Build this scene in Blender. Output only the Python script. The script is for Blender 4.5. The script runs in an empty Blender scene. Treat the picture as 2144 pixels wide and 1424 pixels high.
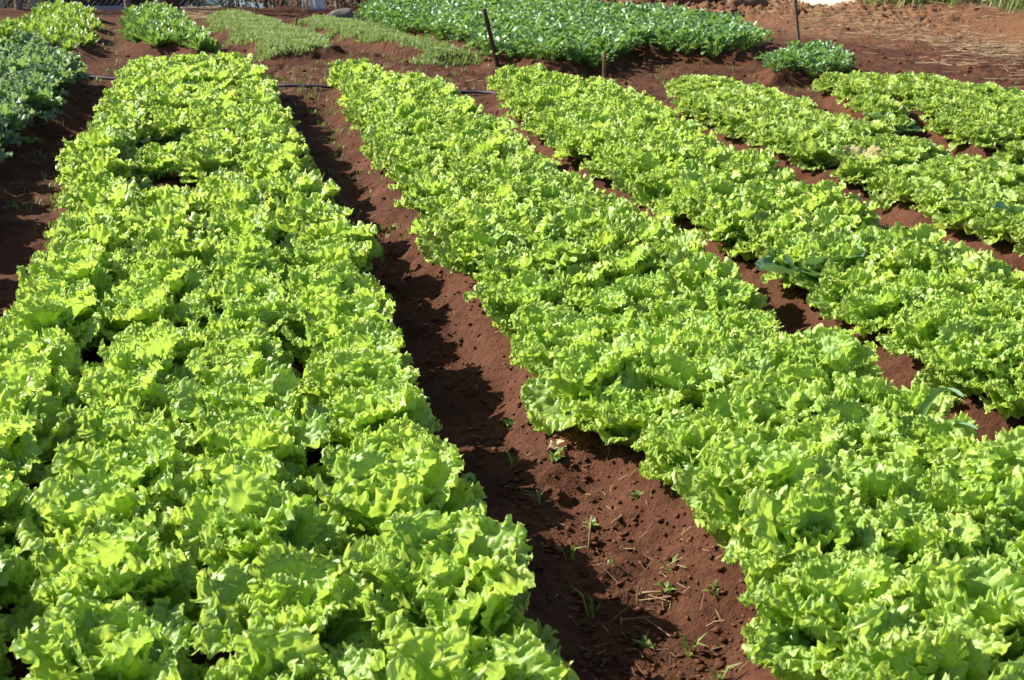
import bpy, math, random
import numpy as np
from mathutils import Matrix, Vector, Euler

random.seed(7)
rng = np.random.default_rng(7)
R = math.radians
scene = bpy.context.scene
col = scene.collection

# ------------------------------------------------------------------ camera, sky, sun, exposure
F_PX, PITCH, CAM_H = 2894.0, R(17.85), 1.42
cam_data = bpy.data.cameras.new('camera')
cam_data.sensor_width = 36.0
cam_data.lens = 36.0 * F_PX / 2144.0
cam_data.clip_start, cam_data.clip_end = 0.05, 600.0
cam_data.dof.use_dof = True
cam_data.dof.focus_distance = 4.4
cam_data.dof.aperture_fstop = 11.0
cam = bpy.data.objects.new('camera', cam_data)
cam.location = (0, 0, CAM_H)
cam.rotation_euler = (R(90) - PITCH, 0, 0)
col.objects.link(cam)
scene.camera = cam

SUN_EL, SUN_AHEAD = R(34), R(20)              # sun to the left, a little ahead of the camera
sx, sy, sz = -math.cos(SUN_AHEAD) * math.cos(SUN_EL), math.sin(SUN_AHEAD) * math.cos(SUN_EL), math.sin(SUN_EL)
world = bpy.data.worlds.new('World')
scene.world = world
world.use_nodes = True
wn = world.node_tree
for n in list(wn.nodes):
    wn.nodes.remove(n)
wo = wn.nodes.new('ShaderNodeOutputWorld')
bg = wn.nodes.new('ShaderNodeBackground')
sky = wn.nodes.new('ShaderNodeTexSky')
sky.sky_type = 'NISHITA'
sky.sun_disc = False
sky.sun_elevation = SUN_EL
sky.sun_rotation = math.atan2(sx, sy)
sky.air_density, sky.dust_density, sky.ozone_density = 1.0, 1.2, 1.0
bg.inputs['Strength'].default_value = 0.07
wn.links.new(sky.outputs[0], bg.inputs[0])
wn.links.new(bg.outputs[0], wo.inputs[0])
sun_data = bpy.data.lights.new('sun', 'SUN')
sun_data.energy = 5.0
sun_data.angle = R(0.53)
sun_data.color = (1.0, 0.95, 0.86)
sun = bpy.data.objects.new('sun', sun_data)
sun.rotation_euler = Vector((sx, sy, sz)).to_track_quat('Z', 'Y').to_euler()
sun.location = (-20, 8, 20)
col.objects.link(sun)
scene.view_settings.view_transform = 'Standard'
scene.view_settings.look = 'None'
scene.view_settings.exposure = 0.97
scene.view_settings.gamma = 1.0
scene.view_settings.use_curve_mapping = False
scene.cycles.use_denoising = True
scene.cycles.max_bounces = 8
scene.cycles.diffuse_bounces = 4
scene.cycles.glossy_bounces = 2
scene.cycles.transmission_bounces = 4
scene.cycles.caustics_reflective = False
scene.cycles.caustics_refractive = False

# ------------------------------------------------------------------ helpers
CP, SP = math.cos(PITCH), math.sin(PITCH)

def at(px, py, z=0.0):
    """point of the photograph (2144 wide) on the level plane z -> (x, y)"""
    dx = px - 1072.0
    up = 712.0 - py
    d = (dx, F_PX * CP + up * SP, -F_PX * SP + up * CP)
    t = (z - CAM_H) / d[2]
    return (d[0] * t, d[1] * t)

def proj(x, y, z):
    dz = z - CAM_H
    zc = y * CP - dz * SP
    return (1072 + F_PX * x / zc, 712 - F_PX * (y * SP + dz * CP) / zc, zc)

def tag(o, label=None, cat=None, group=None, kind=None):
    if label: o['label'] = label
    if cat: o['category'] = cat
    if group: o['group'] = group
    if kind: o['kind'] = kind
    return o

def link(name, me, parent=None):
    o = bpy.data.objects.new(name, me)
    col.objects.link(o)
    if parent is not None:
        o.parent = parent
    return o

def empty(name, loc, rz=0.0, s=1.0):
    o = bpy.data.objects.new(name, None)
    o.empty_display_size = 0.05
    o.location = loc
    o.rotation_euler = (0, 0, rz)
    o.scale = (s, s, s)
    col.objects.link(o)
    return o

def mesh_from(name, V, F4=None, F3=None, mat=None, smooth=True, attr=None):
    """fast mesh from numpy arrays: vertices, quads, triangles, optional float attribute «edge»"""
    me = bpy.data.meshes.new(name)
    V = np.asarray(V, dtype=np.float32)
    q = np.zeros((0, 4), int) if F4 is None else np.asarray(F4, int)
    t = np.zeros((0, 3), int) if F3 is None else np.asarray(F3, int)
    me.vertices.add(len(V))
    me.vertices.foreach_set('co', V.ravel())
    idx = np.concatenate([q.ravel(), t.ravel()]).astype(np.int32)
    me.loops.add(len(idx))
    me.loops.foreach_set('vertex_index', idx)
    starts = np.concatenate([np.arange(len(q)) * 4, len(q) * 4 + np.arange(len(t)) * 3]).astype(np.int32)
    me.polygons.add(len(q) + len(t))
    me.polygons.foreach_set('loop_start', starts)
    me.update(calc_edges=True)
    me.validate()
    if smooth:
        me.polygons.foreach_set('use_smooth', np.ones(len(me.polygons), bool))
    if attr is not None:
        for k, a in attr.items():
            at_ = me.attributes.new(k, 'FLOAT', 'POINT')
            at_.data.foreach_set('value', np.asarray(a, np.float32))
    if mat: me.materials.append(mat)
    return me

class Joiner:
    def __init__(s): s.V, s.Q, s.T, s.A, s.B, s.n = [], [], [], [], [], 0
    def add(s, V, Q=None, T=None, a=None, b=None):
        V = np.asarray(V, float)
        s.V.append(V)
        if Q is not None and len(Q): s.Q.append(np.asarray(Q, int) + s.n)
        if T is not None and len(T): s.T.append(np.asarray(T, int) + s.n)
        s.A.append(np.zeros(len(V)) if a is None else (np.full(len(V), a) if np.isscalar(a) else a))
        s.B.append(np.zeros(len(V)) if b is None else (np.full(len(V), b) if np.isscalar(b) else b))
        s.n += len(V)
    def build(s, name, mat, smooth=True):
        return mesh_from(name, np.concatenate(s.V), np.concatenate(s.Q) if s.Q else None,
                         np.concatenate(s.T) if s.T else None, mat, smooth, {'edge': np.concatenate(s.A), 'tone': np.concatenate(s.B)})

def hash2(ix, iy, s):
    h = (ix.astype(np.int64) * 374761393 + iy.astype(np.int64) * 668265263 + s * 974711) & 0xffffffff
    h = ((h ^ (h >> 13)) * 1274126177) & 0xffffffff
    return ((h ^ (h >> 16)) & 0xffff) / 65535.0

def vnoise(x, y, s=0):
    ix, iy = np.floor(x), np.floor(y)
    fx, fy = x - ix, y - iy
    fx, fy = fx * fx * (3 - 2 * fx), fy * fy * (3 - 2 * fy)
    a, b = hash2(ix, iy, s), hash2(ix + 1, iy, s)
    c, d = hash2(ix, iy + 1, s), hash2(ix + 1, iy + 1, s)
    return (a * (1 - fx) + b * fx) * (1 - fy) + (c * (1 - fx) + d * fx) * fy - 0.5

def worley(x, y, s=0):
    """distance to nearest jittered point and that cell's random value"""
    ix, iy = np.floor(x), np.floor(y)
    best = np.full(x.shape, 9.0)
    val = np.zeros(x.shape)
    for dx in (-1, 0, 1):
        for dy in (-1, 0, 1):
            cx, cy = ix + dx, iy + dy
            px = cx + hash2(cx, cy, s + 11)
            py = cy + hash2(cx, cy, s + 23)
            d = np.hypot(x - px, y - py)
            m = d < best
            best = np.where(m, d, best)
            val = np.where(m, hash2(cx, cy, s + 37), val)
    return best, val

def sdist(poly, X, Y):
    """signed distance (positive inside) to a polygon"""
    P = np.asarray(poly, float)
    d = np.full(X.shape, 1e9)
    inside = np.zeros(X.shape, bool)
    n = len(P)
    for i in range(n):
        ax, ay = P[i]
        bx, by = P[(i + 1) % n]
        ex, ey = bx - ax, by - ay
        t = np.clip(((X - ax) * ex + (Y - ay) * ey) / (ex * ex + ey * ey + 1e-12), 0, 1)
        d = np.minimum(d, np.hypot(X - ax - t * ex, Y - ay - t * ey))
        if ay != by:
            cr = ((ay > Y) != (by > Y)) & (X < (bx - ax) * (Y - ay) / (by - ay) + ax)
            inside ^= cr
    return np.where(inside, d, -d)

def sstep(a, b, x):
    t = np.clip((x - a) / (b - a), 0, 1)
    return t * t * (3 - 2 * t)

# ------------------------------------------------------------------ materials
def new_mat(name):
    m = bpy.data.materials.new(name)
    m.use_nodes = True
    nt = m.node_tree
    for n in list(nt.nodes): nt.nodes.remove(n)
    return m, nt, nt.nodes.new('ShaderNodeOutputMaterial')

def N(nt, t, **kw):
    n = nt.nodes.new(t)
    for k, v in kw.items():
        if hasattr(n, k): setattr(n, k, v)
        else: n.inputs[k].default_value = v
    return n

def mixc(nt, fac, a, b, blend='MIX'):
    n = nt.nodes.new('ShaderNodeMix')
    n.data_type = 'RGBA'
    n.blend_type = blend
    for sock, v in ((0, fac), (6, a), (7, b)):
        if hasattr(v, 'links'): nt.links.new(v, n.inputs[sock])
        elif sock == 0: n.inputs[0].default_value = v
        else: n.inputs[sock].default_value = (*v, 1)
    return n.outputs[2]

def mathn(nt, op, a, b=0.0, clamp=False):
    n = nt.nodes.new('ShaderNodeMath')
    n.operation = op
    n.use_clamp = clamp
    for i, v in enumerate((a, b)):
        if hasattr(v, 'links'): nt.links.new(v, n.inputs[i])
        else: n.inputs[i].default_value = v
    return n.outputs[0]

def leaf_mat(name, inner, edge, old, trans, trans_fac=0.42, rough=0.42, spec=0.5, bump=0.35, nscale=90):
    m, nt, out = new_mat(name)
    a = N(nt, 'ShaderNodeAttribute', attribute_name='edge')
    tone = N(nt, 'ShaderNodeAttribute', attribute_name='tone')
    oi = N(nt, 'ShaderNodeObjectInfo')
    tc = N(nt, 'ShaderNodeTexCoord')
    nz = N(nt, 'ShaderNodeTexNoise', Scale=nscale, Detail=3.0)
    nt.links.new(tc.outputs['Object'], nz.inputs['Vector'])
    nz2 = N(nt, 'ShaderNodeTexNoise', Scale=nscale * 0.25, Detail=2.0)
    nt.links.new(tc.outputs['Object'], nz2.inputs['Vector'])
    e = mathn(nt, 'ADD', mathn(nt, 'POWER', a.outputs['Fac'], 2.2), mathn(nt, 'MULTIPLY', mathn(nt, 'SUBTRACT', nz2.outputs['Fac'], 0.5), 0.7), True)
    c = mixc(nt, e, inner, edge)
    rnd = mathn(nt, 'FRACT', mathn(nt, 'ADD', oi.outputs['Random'], tone.outputs['Fac']))
    c = mixc(nt, mathn(nt, 'MULTIPLY', mathn(nt, 'POWER', rnd, 2.0), 0.75), c, old)
    br = mathn(nt, 'ADD', mathn(nt, 'MULTIPLY', nz.outputs['Fac'], 0.45), 0.78)
    c2 = nt.nodes.new('ShaderNodeMix'); c2.data_type = 'RGBA'; c2.blend_type = 'MULTIPLY'
    c2.inputs[0].default_value = 1.0
    nt.links.new(c, c2.inputs[6])
    cb = N(nt, 'ShaderNodeCombineColor')
    for i in range(3): nt.links.new(br, cb.inputs[i])
    nt.links.new(cb.outputs[0], c2.inputs[7])
    bs = N(nt, 'ShaderNodeBsdfPrincipled')
    bs.inputs['Roughness'].default_value = rough
    bs.inputs['Specular IOR Level'].default_value = spec
    nt.links.new(c2.outputs[2], bs.inputs['Base Color'])
    tr = N(nt, 'ShaderNodeBsdfTranslucent')
    nt.links.new(mixc(nt, 0.55, c2.outputs[2], trans), tr.inputs['Color'])
    b = N(nt, 'ShaderNodeBump', Strength=bump, Distance=0.006)
    nt.links.new(nz.outputs['Fac'], b.inputs['Height'])
    nt.links.new(b.outputs[0], bs.inputs['Normal'])
    mx = N(nt, 'ShaderNodeMixShader')
    mx.inputs[0].default_value = trans_fac
    nt.links.new(bs.outputs[0], mx.inputs[1])
    nt.links.new(tr.outputs[0], mx.inputs[2])
    nt.links.new(mx.outputs[0], out.inputs[0])
    return m

def plain_mat(name, c1, c2, scale=12.0, rough=0.8, bump=0.3, spec=0.3, stretch=(1, 1, 1), metallic=0.0):
    m, nt, out = new_mat(name)
    tc = N(nt, 'ShaderNodeTexCoord')
    mp = N(nt, 'ShaderNodeMapping')
    mp.inputs['Scale'].default_value = stretch
    nt.links.new(tc.outputs['Object'], mp.inputs[0])
    nz = N(nt, 'ShaderNodeTexNoise', Scale=scale, Detail=6.0, Roughness=0.65)
    nt.links.new(mp.outputs[0], nz.inputs['Vector'])
    bs = N(nt, 'ShaderNodeBsdfPrincipled')
    bs.inputs['Roughness'].default_value = rough
    bs.inputs['Specular IOR Level'].default_value = spec
    bs.inputs['Metallic'].default_value = metallic
    rp = N(nt, 'ShaderNodeValToRGB')
    rp.color_ramp.elements[0].position, rp.color_ramp.elements[1].position = 0.35, 0.68
    rp.color_ramp.elements[0].color, rp.color_ramp.elements[1].color = (*c1, 1), (*c2, 1)
    nt.links.new(nz.outputs['Fac'], rp.inputs[0])
    nt.links.new(rp.outputs[0], bs.inputs['Base Color'])
    b = N(nt, 'ShaderNodeBump', Strength=bump, Distance=0.01)
    nt.links.new(nz.outputs['Fac'], b.inputs['Height'])
    nt.links.new(b.outputs[0], bs.inputs['Normal'])
    nt.links.new(bs.outputs[0], out.inputs[0])
    return m

M_CURLY = leaf_mat('curly_leaf', (0.25, 0.44, 0.06), (0.56, 0.71, 0.17), (0.34, 0.53, 0.14), (0.66, 0.83, 0.08), 0.42, 0.43, 0.6)
M_BUTTER = leaf_mat('butter_leaf', (0.27, 0.43, 0.075), (0.48, 0.62, 0.16), (0.34, 0.50, 0.12), (0.60, 0.75, 0.08), 0.40, 0.42, 0.6)
M_KALE = leaf_mat('frilly_greens_leaf', (0.16, 0.30, 0.12), (0.32, 0.45, 0.25), (0.26, 0.38, 0.19), (0.32, 0.50, 0.03), 0.36, 0.46, 0.5)
M_CHIC_A = leaf_mat('pale_chicory_leaf', (0.20, 0.36, 0.06), (0.30, 0.46, 0.12), (0.32, 0.45, 0.10), (0.44, 0.62, 0.05), 0.38, 0.36, 0.6)
M_CHIC_B = leaf_mat('green_chicory_leaf', (0.15, 0.30, 0.07), (0.26, 0.41, 0.14), (0.24, 0.38, 0.11), (0.34, 0.52, 0.03), 0.35, 0.36, 0.6)
M_SPIN = leaf_mat('spinach_leaf', (0.13, 0.28, 0.10), (0.21, 0.37, 0.16), (0.24, 0.40, 0.10), (0.34, 0.55, 0.04), 0.34, 0.36, 0.75)
M_SEED = leaf_mat('seedling_leaf', (0.27, 0.375, 0.125), (0.33, 0.43, 0.155), (0.38, 0.44, 0.17), (0.38, 0.52, 0.09), 0.35, 0.5, 0.4)
M_WEED = leaf_mat('weed_leaf', (0.17, 0.29, 0.06), (0.22, 0.36, 0.10), (0.32, 0.33, 0.11), (0.34, 0.48, 0.06), 0.3, 0.5, 0.4)
M_GLAUC = leaf_mat('glaucous_leaf', (0.14, 0.28, 0.13), (0.20, 0.34, 0.19), (0.18, 0.32, 0.17), (0.26, 0.46, 0.05), 0.25, 0.4, 0.5, 0.15, 30)
M_WILT = leaf_mat('wilted_leaf', (0.30, 0.32, 0.08), (0.52, 0.42, 0.22), (0.60, 0.52, 0.34), (0.5, 0.42, 0.15), 0.3, 0.6, 0.3)
M_BUSH = leaf_mat('bush_leaf', (0.03, 0.06, 0.022), (0.05, 0.09, 0.035), (0.07, 0.10, 0.05), (0.08, 0.14, 0.02), 0.25, 0.45, 0.5)
M_DRYBUSH = leaf_mat('dry_bush_leaf', (0.10, 0.12, 0.05), (0.16, 0.16, 0.07), (0.2, 0.17, 0.09), (0.2, 0.2, 0.05), 0.25, 0.6, 0.3)
M_RIDGE = leaf_mat('ridge_grass_leaf', (0.16, 0.24, 0.06), (0.26, 0.32, 0.12), (0.46, 0.40, 0.20), (0.3, 0.4, 0.08), 0.35, 0.5, 0.4)
M_STRAW = plain_mat('straw', (0.22, 0.14, 0.07), (0.42, 0.30, 0.17), 9, 0.8, 0.1)
M_TAN = plain_mat('dead_leaf', (0.42, 0.30, 0.18), (0.60, 0.46, 0.32), 25, 0.8, 0.3)
M_WOOD_DARK = plain_mat('dark_wood', (0.045, 0.028, 0.018), (0.12, 0.075, 0.045), 14, 0.85, 0.6, 0.2, (6, 6, 0.7))
M_WOOD_TAN = plain_mat('tan_wood', (0.20, 0.11, 0.05), (0.36, 0.22, 0.11), 14, 0.85, 0.5, 0.2, (6, 6, 0.7))
M_WOOD_GREY = plain_mat('grey_wood', (0.16, 0.13, 0.10), (0.30, 0.25, 0.21), 14, 0.9, 0.5, 0.2, (6, 6, 0.7))
M_WOOD_PINK = plain_mat('pinkish_wood', (0.30, 0.16, 0.10), (0.46, 0.28, 0.19), 10, 0.9, 0.4, 0.2, (5, 5, 0.8))
M_ROD = plain_mat('rusty_rod', (0.10, 0.065, 0.05), (0.20, 0.14, 0.115), 30, 0.7, 0.3)
M_PIPE = plain_mat('blue_black_pipe', (0.022, 0.020, 0.036), (0.075, 0.055, 0.075), 20, 0.4, 0.1, 0.5)
M_WIRE = plain_mat('galvanised_wire', (0.22, 0.23, 0.23), (0.36, 0.37, 0.37), 30, 0.5, 0.1, 0.5)
M_PLASTER = plain_mat('pale_plaster', (0.56, 0.50, 0.48), (0.72, 0.66, 0.64), 3, 0.9, 0.3)
M_CREAM = plain_mat('cream_plaster', (0.66, 0.58, 0.44), (0.78, 0.70, 0.56), 2.5, 0.9, 0.3)
M_CLOTH = plain_mat('white_cloth', (0.62, 0.63, 0.66), (0.76, 0.77, 0.8), 6, 0.9, 0.4)
M_WHITEP = plain_mat('white_paint', (0.6, 0.58, 0.54), (0.74, 0.72, 0.68), 12, 0.7, 0.3)
M_ROCK = plain_mat('grey_rock', (0.10, 0.085, 0.075), (0.24, 0.20, 0.18), 9, 0.95, 0.9)
M_CRUMB = plain_mat('soil_crumb', (0.080, 0.031, 0.016), (0.15, 0.065, 0.034), 40, 0.95, 0.5, 0.15)
M_CLOD = plain_mat('dry_clod', (0.12, 0.068, 0.042), (0.23, 0.145, 0.095), 22, 0.95, 0.8, 0.15)
M_ROAD = plain_mat('road_surface', (0.26, 0.26, 0.27), (0.36, 0.36, 0.37), 4, 0.9, 0.3)
M_CARP = plain_mat('silver_blue_paint', (0.26, 0.30, 0.35), (0.28, 0.32, 0.37), 3, 0.3, 0.0, 0.6)
M_GLASS = plain_mat('dark_window', (0.02, 0.03, 0.045), (0.03, 0.045, 0.065), 3, 0.08, 0.0, 0.6)
M_TYRE = plain_mat('tyre_rubber', (0.018, 0.018, 0.018), (0.03, 0.03, 0.03), 20, 0.85, 0.3)
M_RIM = plain_mat('alloy', (0.4, 0.4, 0.42), (0.5, 0.5, 0.52), 10, 0.35, 0.1, 0.5)
M_LAMP = plain_mat('clear_lamp', (0.6, 0.6, 0.6), (0.7, 0.7, 0.7), 10, 0.2, 0.0, 0.5)

def soil_mat():
    m, nt, out = new_mat('red_soil')
    tc = N(nt, 'ShaderNodeTexCoord')
    geo = N(nt, 'ShaderNodeNewGeometry')
    P = geo.outputs['Position']
    n1 = N(nt, 'ShaderNodeTexNoise', Scale=2.6, Detail=8.0, Roughness=0.68)
    n2 = N(nt, 'ShaderNodeTexNoise', Scale=38.0, Detail=6.0, Roughness=0.7)
    n3 = N(nt, 'ShaderNodeTexNoise', Scale=160.0, Detail=4.0, Roughness=0.7)
    vo = N(nt, 'ShaderNodeTexVoronoi', Scale=120.0)
    for n in (n1, n2, n3, vo): nt.links.new(P, n.inputs['Vector'])
    r1 = N(nt, 'ShaderNodeValToRGB')
    r1.color_ramp.elements[0].position, r1.color_ramp.elements[1].position = 0.36, 0.66
    r1.color_ramp.elements[0].color = (0.080, 0.031, 0.016, 1)
    r1.color_ramp.elements[1].color = (0.152, 0.066, 0.035, 1)
    nt.links.new(n1.outputs['Fac'], r1.inputs[0])
    r2 = N(nt, 'ShaderNodeValToRGB')
    r2.color_ramp.elements[0].position, r2.color_ramp.elements[1].position = 0.3, 0.75
    r2.color_ramp.elements[0].color = (0.55, 0.52, 0.5, 1)
    r2.color_ramp.elements[1].color = (1.25, 1.22, 1.2, 1)
    nt.links.new(n2.outputs['Fac'], r2.inputs[0])
    c = mixc(nt, 1.0, r1.outputs[0], r2.outputs[0], 'MULTIPLY')
    # scattered pale flecks of dry stalk and light grit
    sp = N(nt, 'ShaderNodeValToRGB')
    sp.color_ramp.elements[0].position, sp.color_ramp.elements[1].position = 0.70, 0.78
    nt.links.new(n3.outputs['Fac'], sp.inputs[0])
    c = mixc(nt, mathn(nt, 'MULTIPLY', sp.outputs[0], 0.35), c, (0.28, 0.17, 0.10))
    dry = N(nt, 'ShaderNodeAttribute', attribute_name='dry')
    c = mixc(nt, mathn(nt, 'MULTIPLY', dry.outputs['Fac'], mathn(nt, 'ADD', n2.outputs['Fac'], 0.25), True), c, (0.25, 0.124, 0.060))
    bs = N(nt, 'ShaderNodeBsdfPrincipled')
    bs.inputs['Roughness'].default_value = 0.95
    bs.inputs['Specular IOR Level'].default_value = 0.15
    nt.links.new(c, bs.inputs['Base Color'])
    h = mathn(nt, 'ADD', mathn(nt, 'MULTIPLY', n2.outputs['Fac'], 1.0), mathn(nt, 'MULTIPLY', n3.outputs['Fac'], 0.45))
    h = mathn(nt, 'SUBTRACT', h, mathn(nt, 'MULTIPLY', vo.outputs['Distance'], 0.25))
    b = N(nt, 'ShaderNodeBump', Strength=0.9, Distance=0.014)
    nt.links.new(h, b.inputs['Height'])
    nt.links.new(b.outputs[0], bs.inputs['Normal'])
    nt.links.new(bs.outputs[0], out.inputs[0])
    return m
M_SOIL = soil_mat()

# ------------------------------------------------------------------ bed outlines, traced once and laid out on the field
def outline(pts):
    return [at(p[0], p[1], p[2]) for p in pts]

T, LO = 0.29, 0.17
def edge(pts, z): return [(x, y, z) for x, y in pts]
bed_left_L = edge([(-760, 1620), (-420, 1330), (-200, 940), (0, 600), (60, 530), (100, 440), (126, 370), (130, 310), (175, 250), (215, 190), (262, 112)], T)
bed_left_R = edge([(490, 104), (555, 128), (590, 190), (625, 260), (645, 325), (700, 375), (760, 440), (805, 560), (850, 680), (890, 800), (945, 900), (1015, 1010), (1082, 1110), (1135, 1190), (1172, 1290), (1215, 1400), (1300, 1620)], T)
mid_L = edge([(1740, 1620), (1672, 1470), (1622, 1400), (1580, 1330), (1550, 1260), (1514, 1190), (1450, 1110), (1385, 1070), (1330, 1010), (1285, 960), (1262, 905), (1140, 885), (1112, 820), (1070, 770), (1030, 700), (980, 645), (925, 580), (880, 505), (840, 430), (800, 370), (765, 310), (722, 240), (705, 190), (697, 142)], LO)
mid_R = edge([(955, 160), (980, 190), (1060, 235), (1120, 280), (1210, 340), (1320, 400), (1410, 445), (1500, 510), (1600, 590), (1690, 650), (1800, 715), (1890, 770), (1990, 828), (2090, 880), (2160, 918), (2330, 1025), (2700, 1250), (3000, 1430)], T)
thr_L = edge([(2400, 1010), (2144, 850), (2010, 800), (1960, 770), (1900, 740), (1820, 705), (1762, 660), (1740, 620), (1690, 580), (1590, 545), (1550, 505), (1490, 495), (1430, 440), (1340, 395), (1260, 348), (1170, 298), (1100, 248), (1048, 208), (1042, 160)], LO)
thr_R = edge([(1290, 158), (1400, 212), (1490, 258), (1560, 298), (1700, 345), (1790, 385), (1880, 430), (1990, 465), (2144, 530), (2600, 740)], T)
fou_L = edge([(2500, 640), (2144, 492), (1990, 440), (1900, 402), (1820, 372), (1770, 358), (1700, 335), (1600, 300), (1540, 270), (1450, 236), (1420, 205), (1413, 166)], LO)
fou_R = edge([(1600, 160), (1680, 190), (1740, 215), (1830, 240), (1880, 262), (1960, 280), (2050, 296), (2144, 322), (2500, 430)], 0.25)
fif = edge([(2480, 400), (2144, 308), (2040, 292), (1965, 262), (1945, 232), (1900, 228), (1850, 236), (1800, 208), (1755, 188), (1725, 160)], LO) + edge([(1800, 140), (1930, 136), (2010, 152), (2144, 184), (2480, 270)], 0.25)
kale = edge([(-420, 70), (0, 78), (110, 80), (150, 100), (166, 130), (160, 165), (88, 198), (38, 228), (0, 268), (-45, 330), (-200, 520), (-520, 900), (-1100, 900)], 0.28)
chic_a = edge([(-300, 40), (0, 32), (60, 8), (130, -14), (200, 0), (212, 30), (195, 55), (160, 74), (0, 58), (-300, 56)], 0.25)
chic_b = edge([(255, 12), (365, 4), (392, 30), (462, 86), (400, 84), (262, 70)], 0.22)
seed_a = edge([(428, 35), (470, 22), (535, 24), (600, 48), (690, 80), (725, 104), (560, 108), (480, 70)], 0.1)
seed_b = edge([(600, 38), (660, 26), (745, 40), (860, 74), (1015, 108), (900, 112), (740, 78), (640, 52)], 0.1)
spin_a = edge([(745, 28), (790, -6), (880, -30), (1110, -30), (1230, 12), (1390, 18), (1530, 38), (1600, 68)], 0.22) + edge([(1622, 92), (1580, 112), (1480, 108), (1330, 98), (1300, 112), (1235, 128), (1140, 132), (990, 105), (870, 74)], 0.11)
spin_b = edge([(1640, 98), (1720, 90), (1770, 106)], 0.2) + edge([(1806, 132), (1750, 148), (1612, 150), (1588, 134)], 0.11)
BED = {'left': outline(bed_left_L + bed_left_R), 'mid': outline(mid_L + mid_R), 'third': outline(thr_L + thr_R),
       'fourth': outline(fou_L + fou_R), 'fifth': outline(fif), 'kale': outline(kale), 'chic_a': outline(chic_a),
       'chic_b': outline(chic_b), 'seed_a': outline(seed_a), 'seed_b': outline(seed_b), 'spin_a': outline(spin_a), 'spin_b': outline(spin_b)}

# ------------------------------------------------------------------ the ground: one sheet, beds raised, aisles trodden, bank behind
BANK_FOOT = [at(1230, 40), at(1480, 62), at(1800, 78), at(2144, 104), at(2600, 150)]
def bank_rise(X, Y):
    bx = np.array([p[0] for p in BANK_FOOT]); by = np.array([p[1] for p in BANK_FOOT])
    yl = np.interp(X, bx, by)
    r = sstep(0.0, 3.0, Y - yl) * 0.20 * sstep(0.3, 1.4, X)
    return r
FENCE_Y = 18.3
def terrain(X, Y, fine=True):
    X = np.asarray(X, float); Y = np.asarray(Y, float)
    z = np.zeros(X.shape)
    for k, P in BED.items():
        P = np.asarray(P)
        near = (X > P[:, 0].min() - .5) & (X < P[:, 0].max() + .5) & (Y > P[:, 1].min() - .5) & (Y < P[:, 1].max() + .5)
        if not near.any(): continue
        d = sdist(P, X[near], Y[near])
        wob = vnoise(X[near] * 5, Y[near] * 5, 3) * 0.09
        h = 0.105 if k[:4] != 'seed' else 0.085
        zz = h * sstep(-0.07, 0.13, d + wob)
        z[near] = np.maximum(z[near], zz)
    z += bank_rise(X, Y)
    # road lies lower beyond the fence on the left
    z -= 1.15 * sstep(FENCE_Y + 0.25, FENCE_Y + 1.6, Y) * sstep(1.6, 0.6, X)
    z += 0.05 * vnoise(X * 0.8, Y * 0.8, 1)
    if fine:
        z += 0.028 * vnoise(X * 4.3, Y * 4.3, 2) + 0.018 * vnoise(X * 11, Y * 11, 4)
        near = Y < 19
        xs, ys = X[near], Y[near]
        zz = 0.012 * vnoise(xs * 27, ys * 27, 5) + 0.007 * vnoise(xs * 50, ys * 50, 6)
        for sc, amp, s, th in ((10, 0.020, 50, 0.8), (22, 0.014, 60, 0.66), (44, 0.009, 70, 0.5)):
            wq = 0.22 * sc / 10
            d, v = worley(xs * sc + wq * vnoise(xs * 40, ys * 40, s + 1) * 2, ys * sc + wq * vnoise(xs * 40, ys * 40, s + 2) * 2, s)
            zz += amp * np.sqrt(np.clip(1 - (d / 0.45) ** 2, 0, 1)) * np.clip((v - th) / (1 - th), 0, 1)
        rough = 0.55 + 0.9 * np.clip(vnoise(xs * 1.3, ys * 1.3, 9) + 0.35, 0, 1) + 3.0 * sstep(0.02, 0.15, bank_rise(xs, ys))
        z[near] += zz * rough
    return z

def ground_z(x, y):
    return float(terrain(np.array([x]), np.array([y]))[0])

def axis_lines(a, b, step, lo, hi, growth=1.25):
    mid_ = list(np.arange(a, b + 1e-6, step))
    s, x, left_ = step, a, []
    while x > lo:
        s *= growth; x -= s; left_.append(x)
    s, x, right_ = step, b, []
    while x < hi:
        s *= growth; x += s; right_.append(x)
    return np.array(left_[::-1] + mid_ + right_)

xs1 = axis_lines(-3.0, 4.6, 0.017, -250, 250)
def y_lines():
    y, s, out_ = 1.2, 0.014, []
    back = []
    yy, ss = 1.2, 0.014
    while yy > -60:
        ss *= 1.3; yy -= ss; back.append(yy)
    while y < 300:
        out_.append(y)
        if y < 6: s = 0.016
        elif y < 13: s = 0.028
        elif y < 20: s = 0.05
        else: s *= 1.2
        y += s
    return np.array(back[::-1] + out_)
ys1 = y_lines()
GX, GY = np.meshgrid(xs1, ys1)
GZ = terrain(GX.ravel(), GY.ravel())
ny, nx = GX.shape
ii = np.arange(ny * nx).reshape(ny, nx)
Q = np.stack([ii[:-1, :-1].ravel(), ii[:-1, 1:].ravel(), ii[1:, 1:].ravel(), ii[1:, :-1].ravel()], 1)
ground = link('ground', mesh_from('ground', np.stack([GX.ravel(), GY.ravel(), GZ], 1), Q, None, M_SOIL, True, {'dry': sstep(-1.5, 1.2, GY.ravel() - np.interp(GX.ravel(), [p[0] for p in BANK_FOOT], [p[1] for p in BANK_FOOT])) * sstep(-0.5, 1.0, GX.ravel())}))
tag(ground, 'reddish brown tilled soil of the vegetable field with raised beds and aisles', kind='structure')
GT = (xs1, ys1, GZ.reshape(ny, nx))
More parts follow.
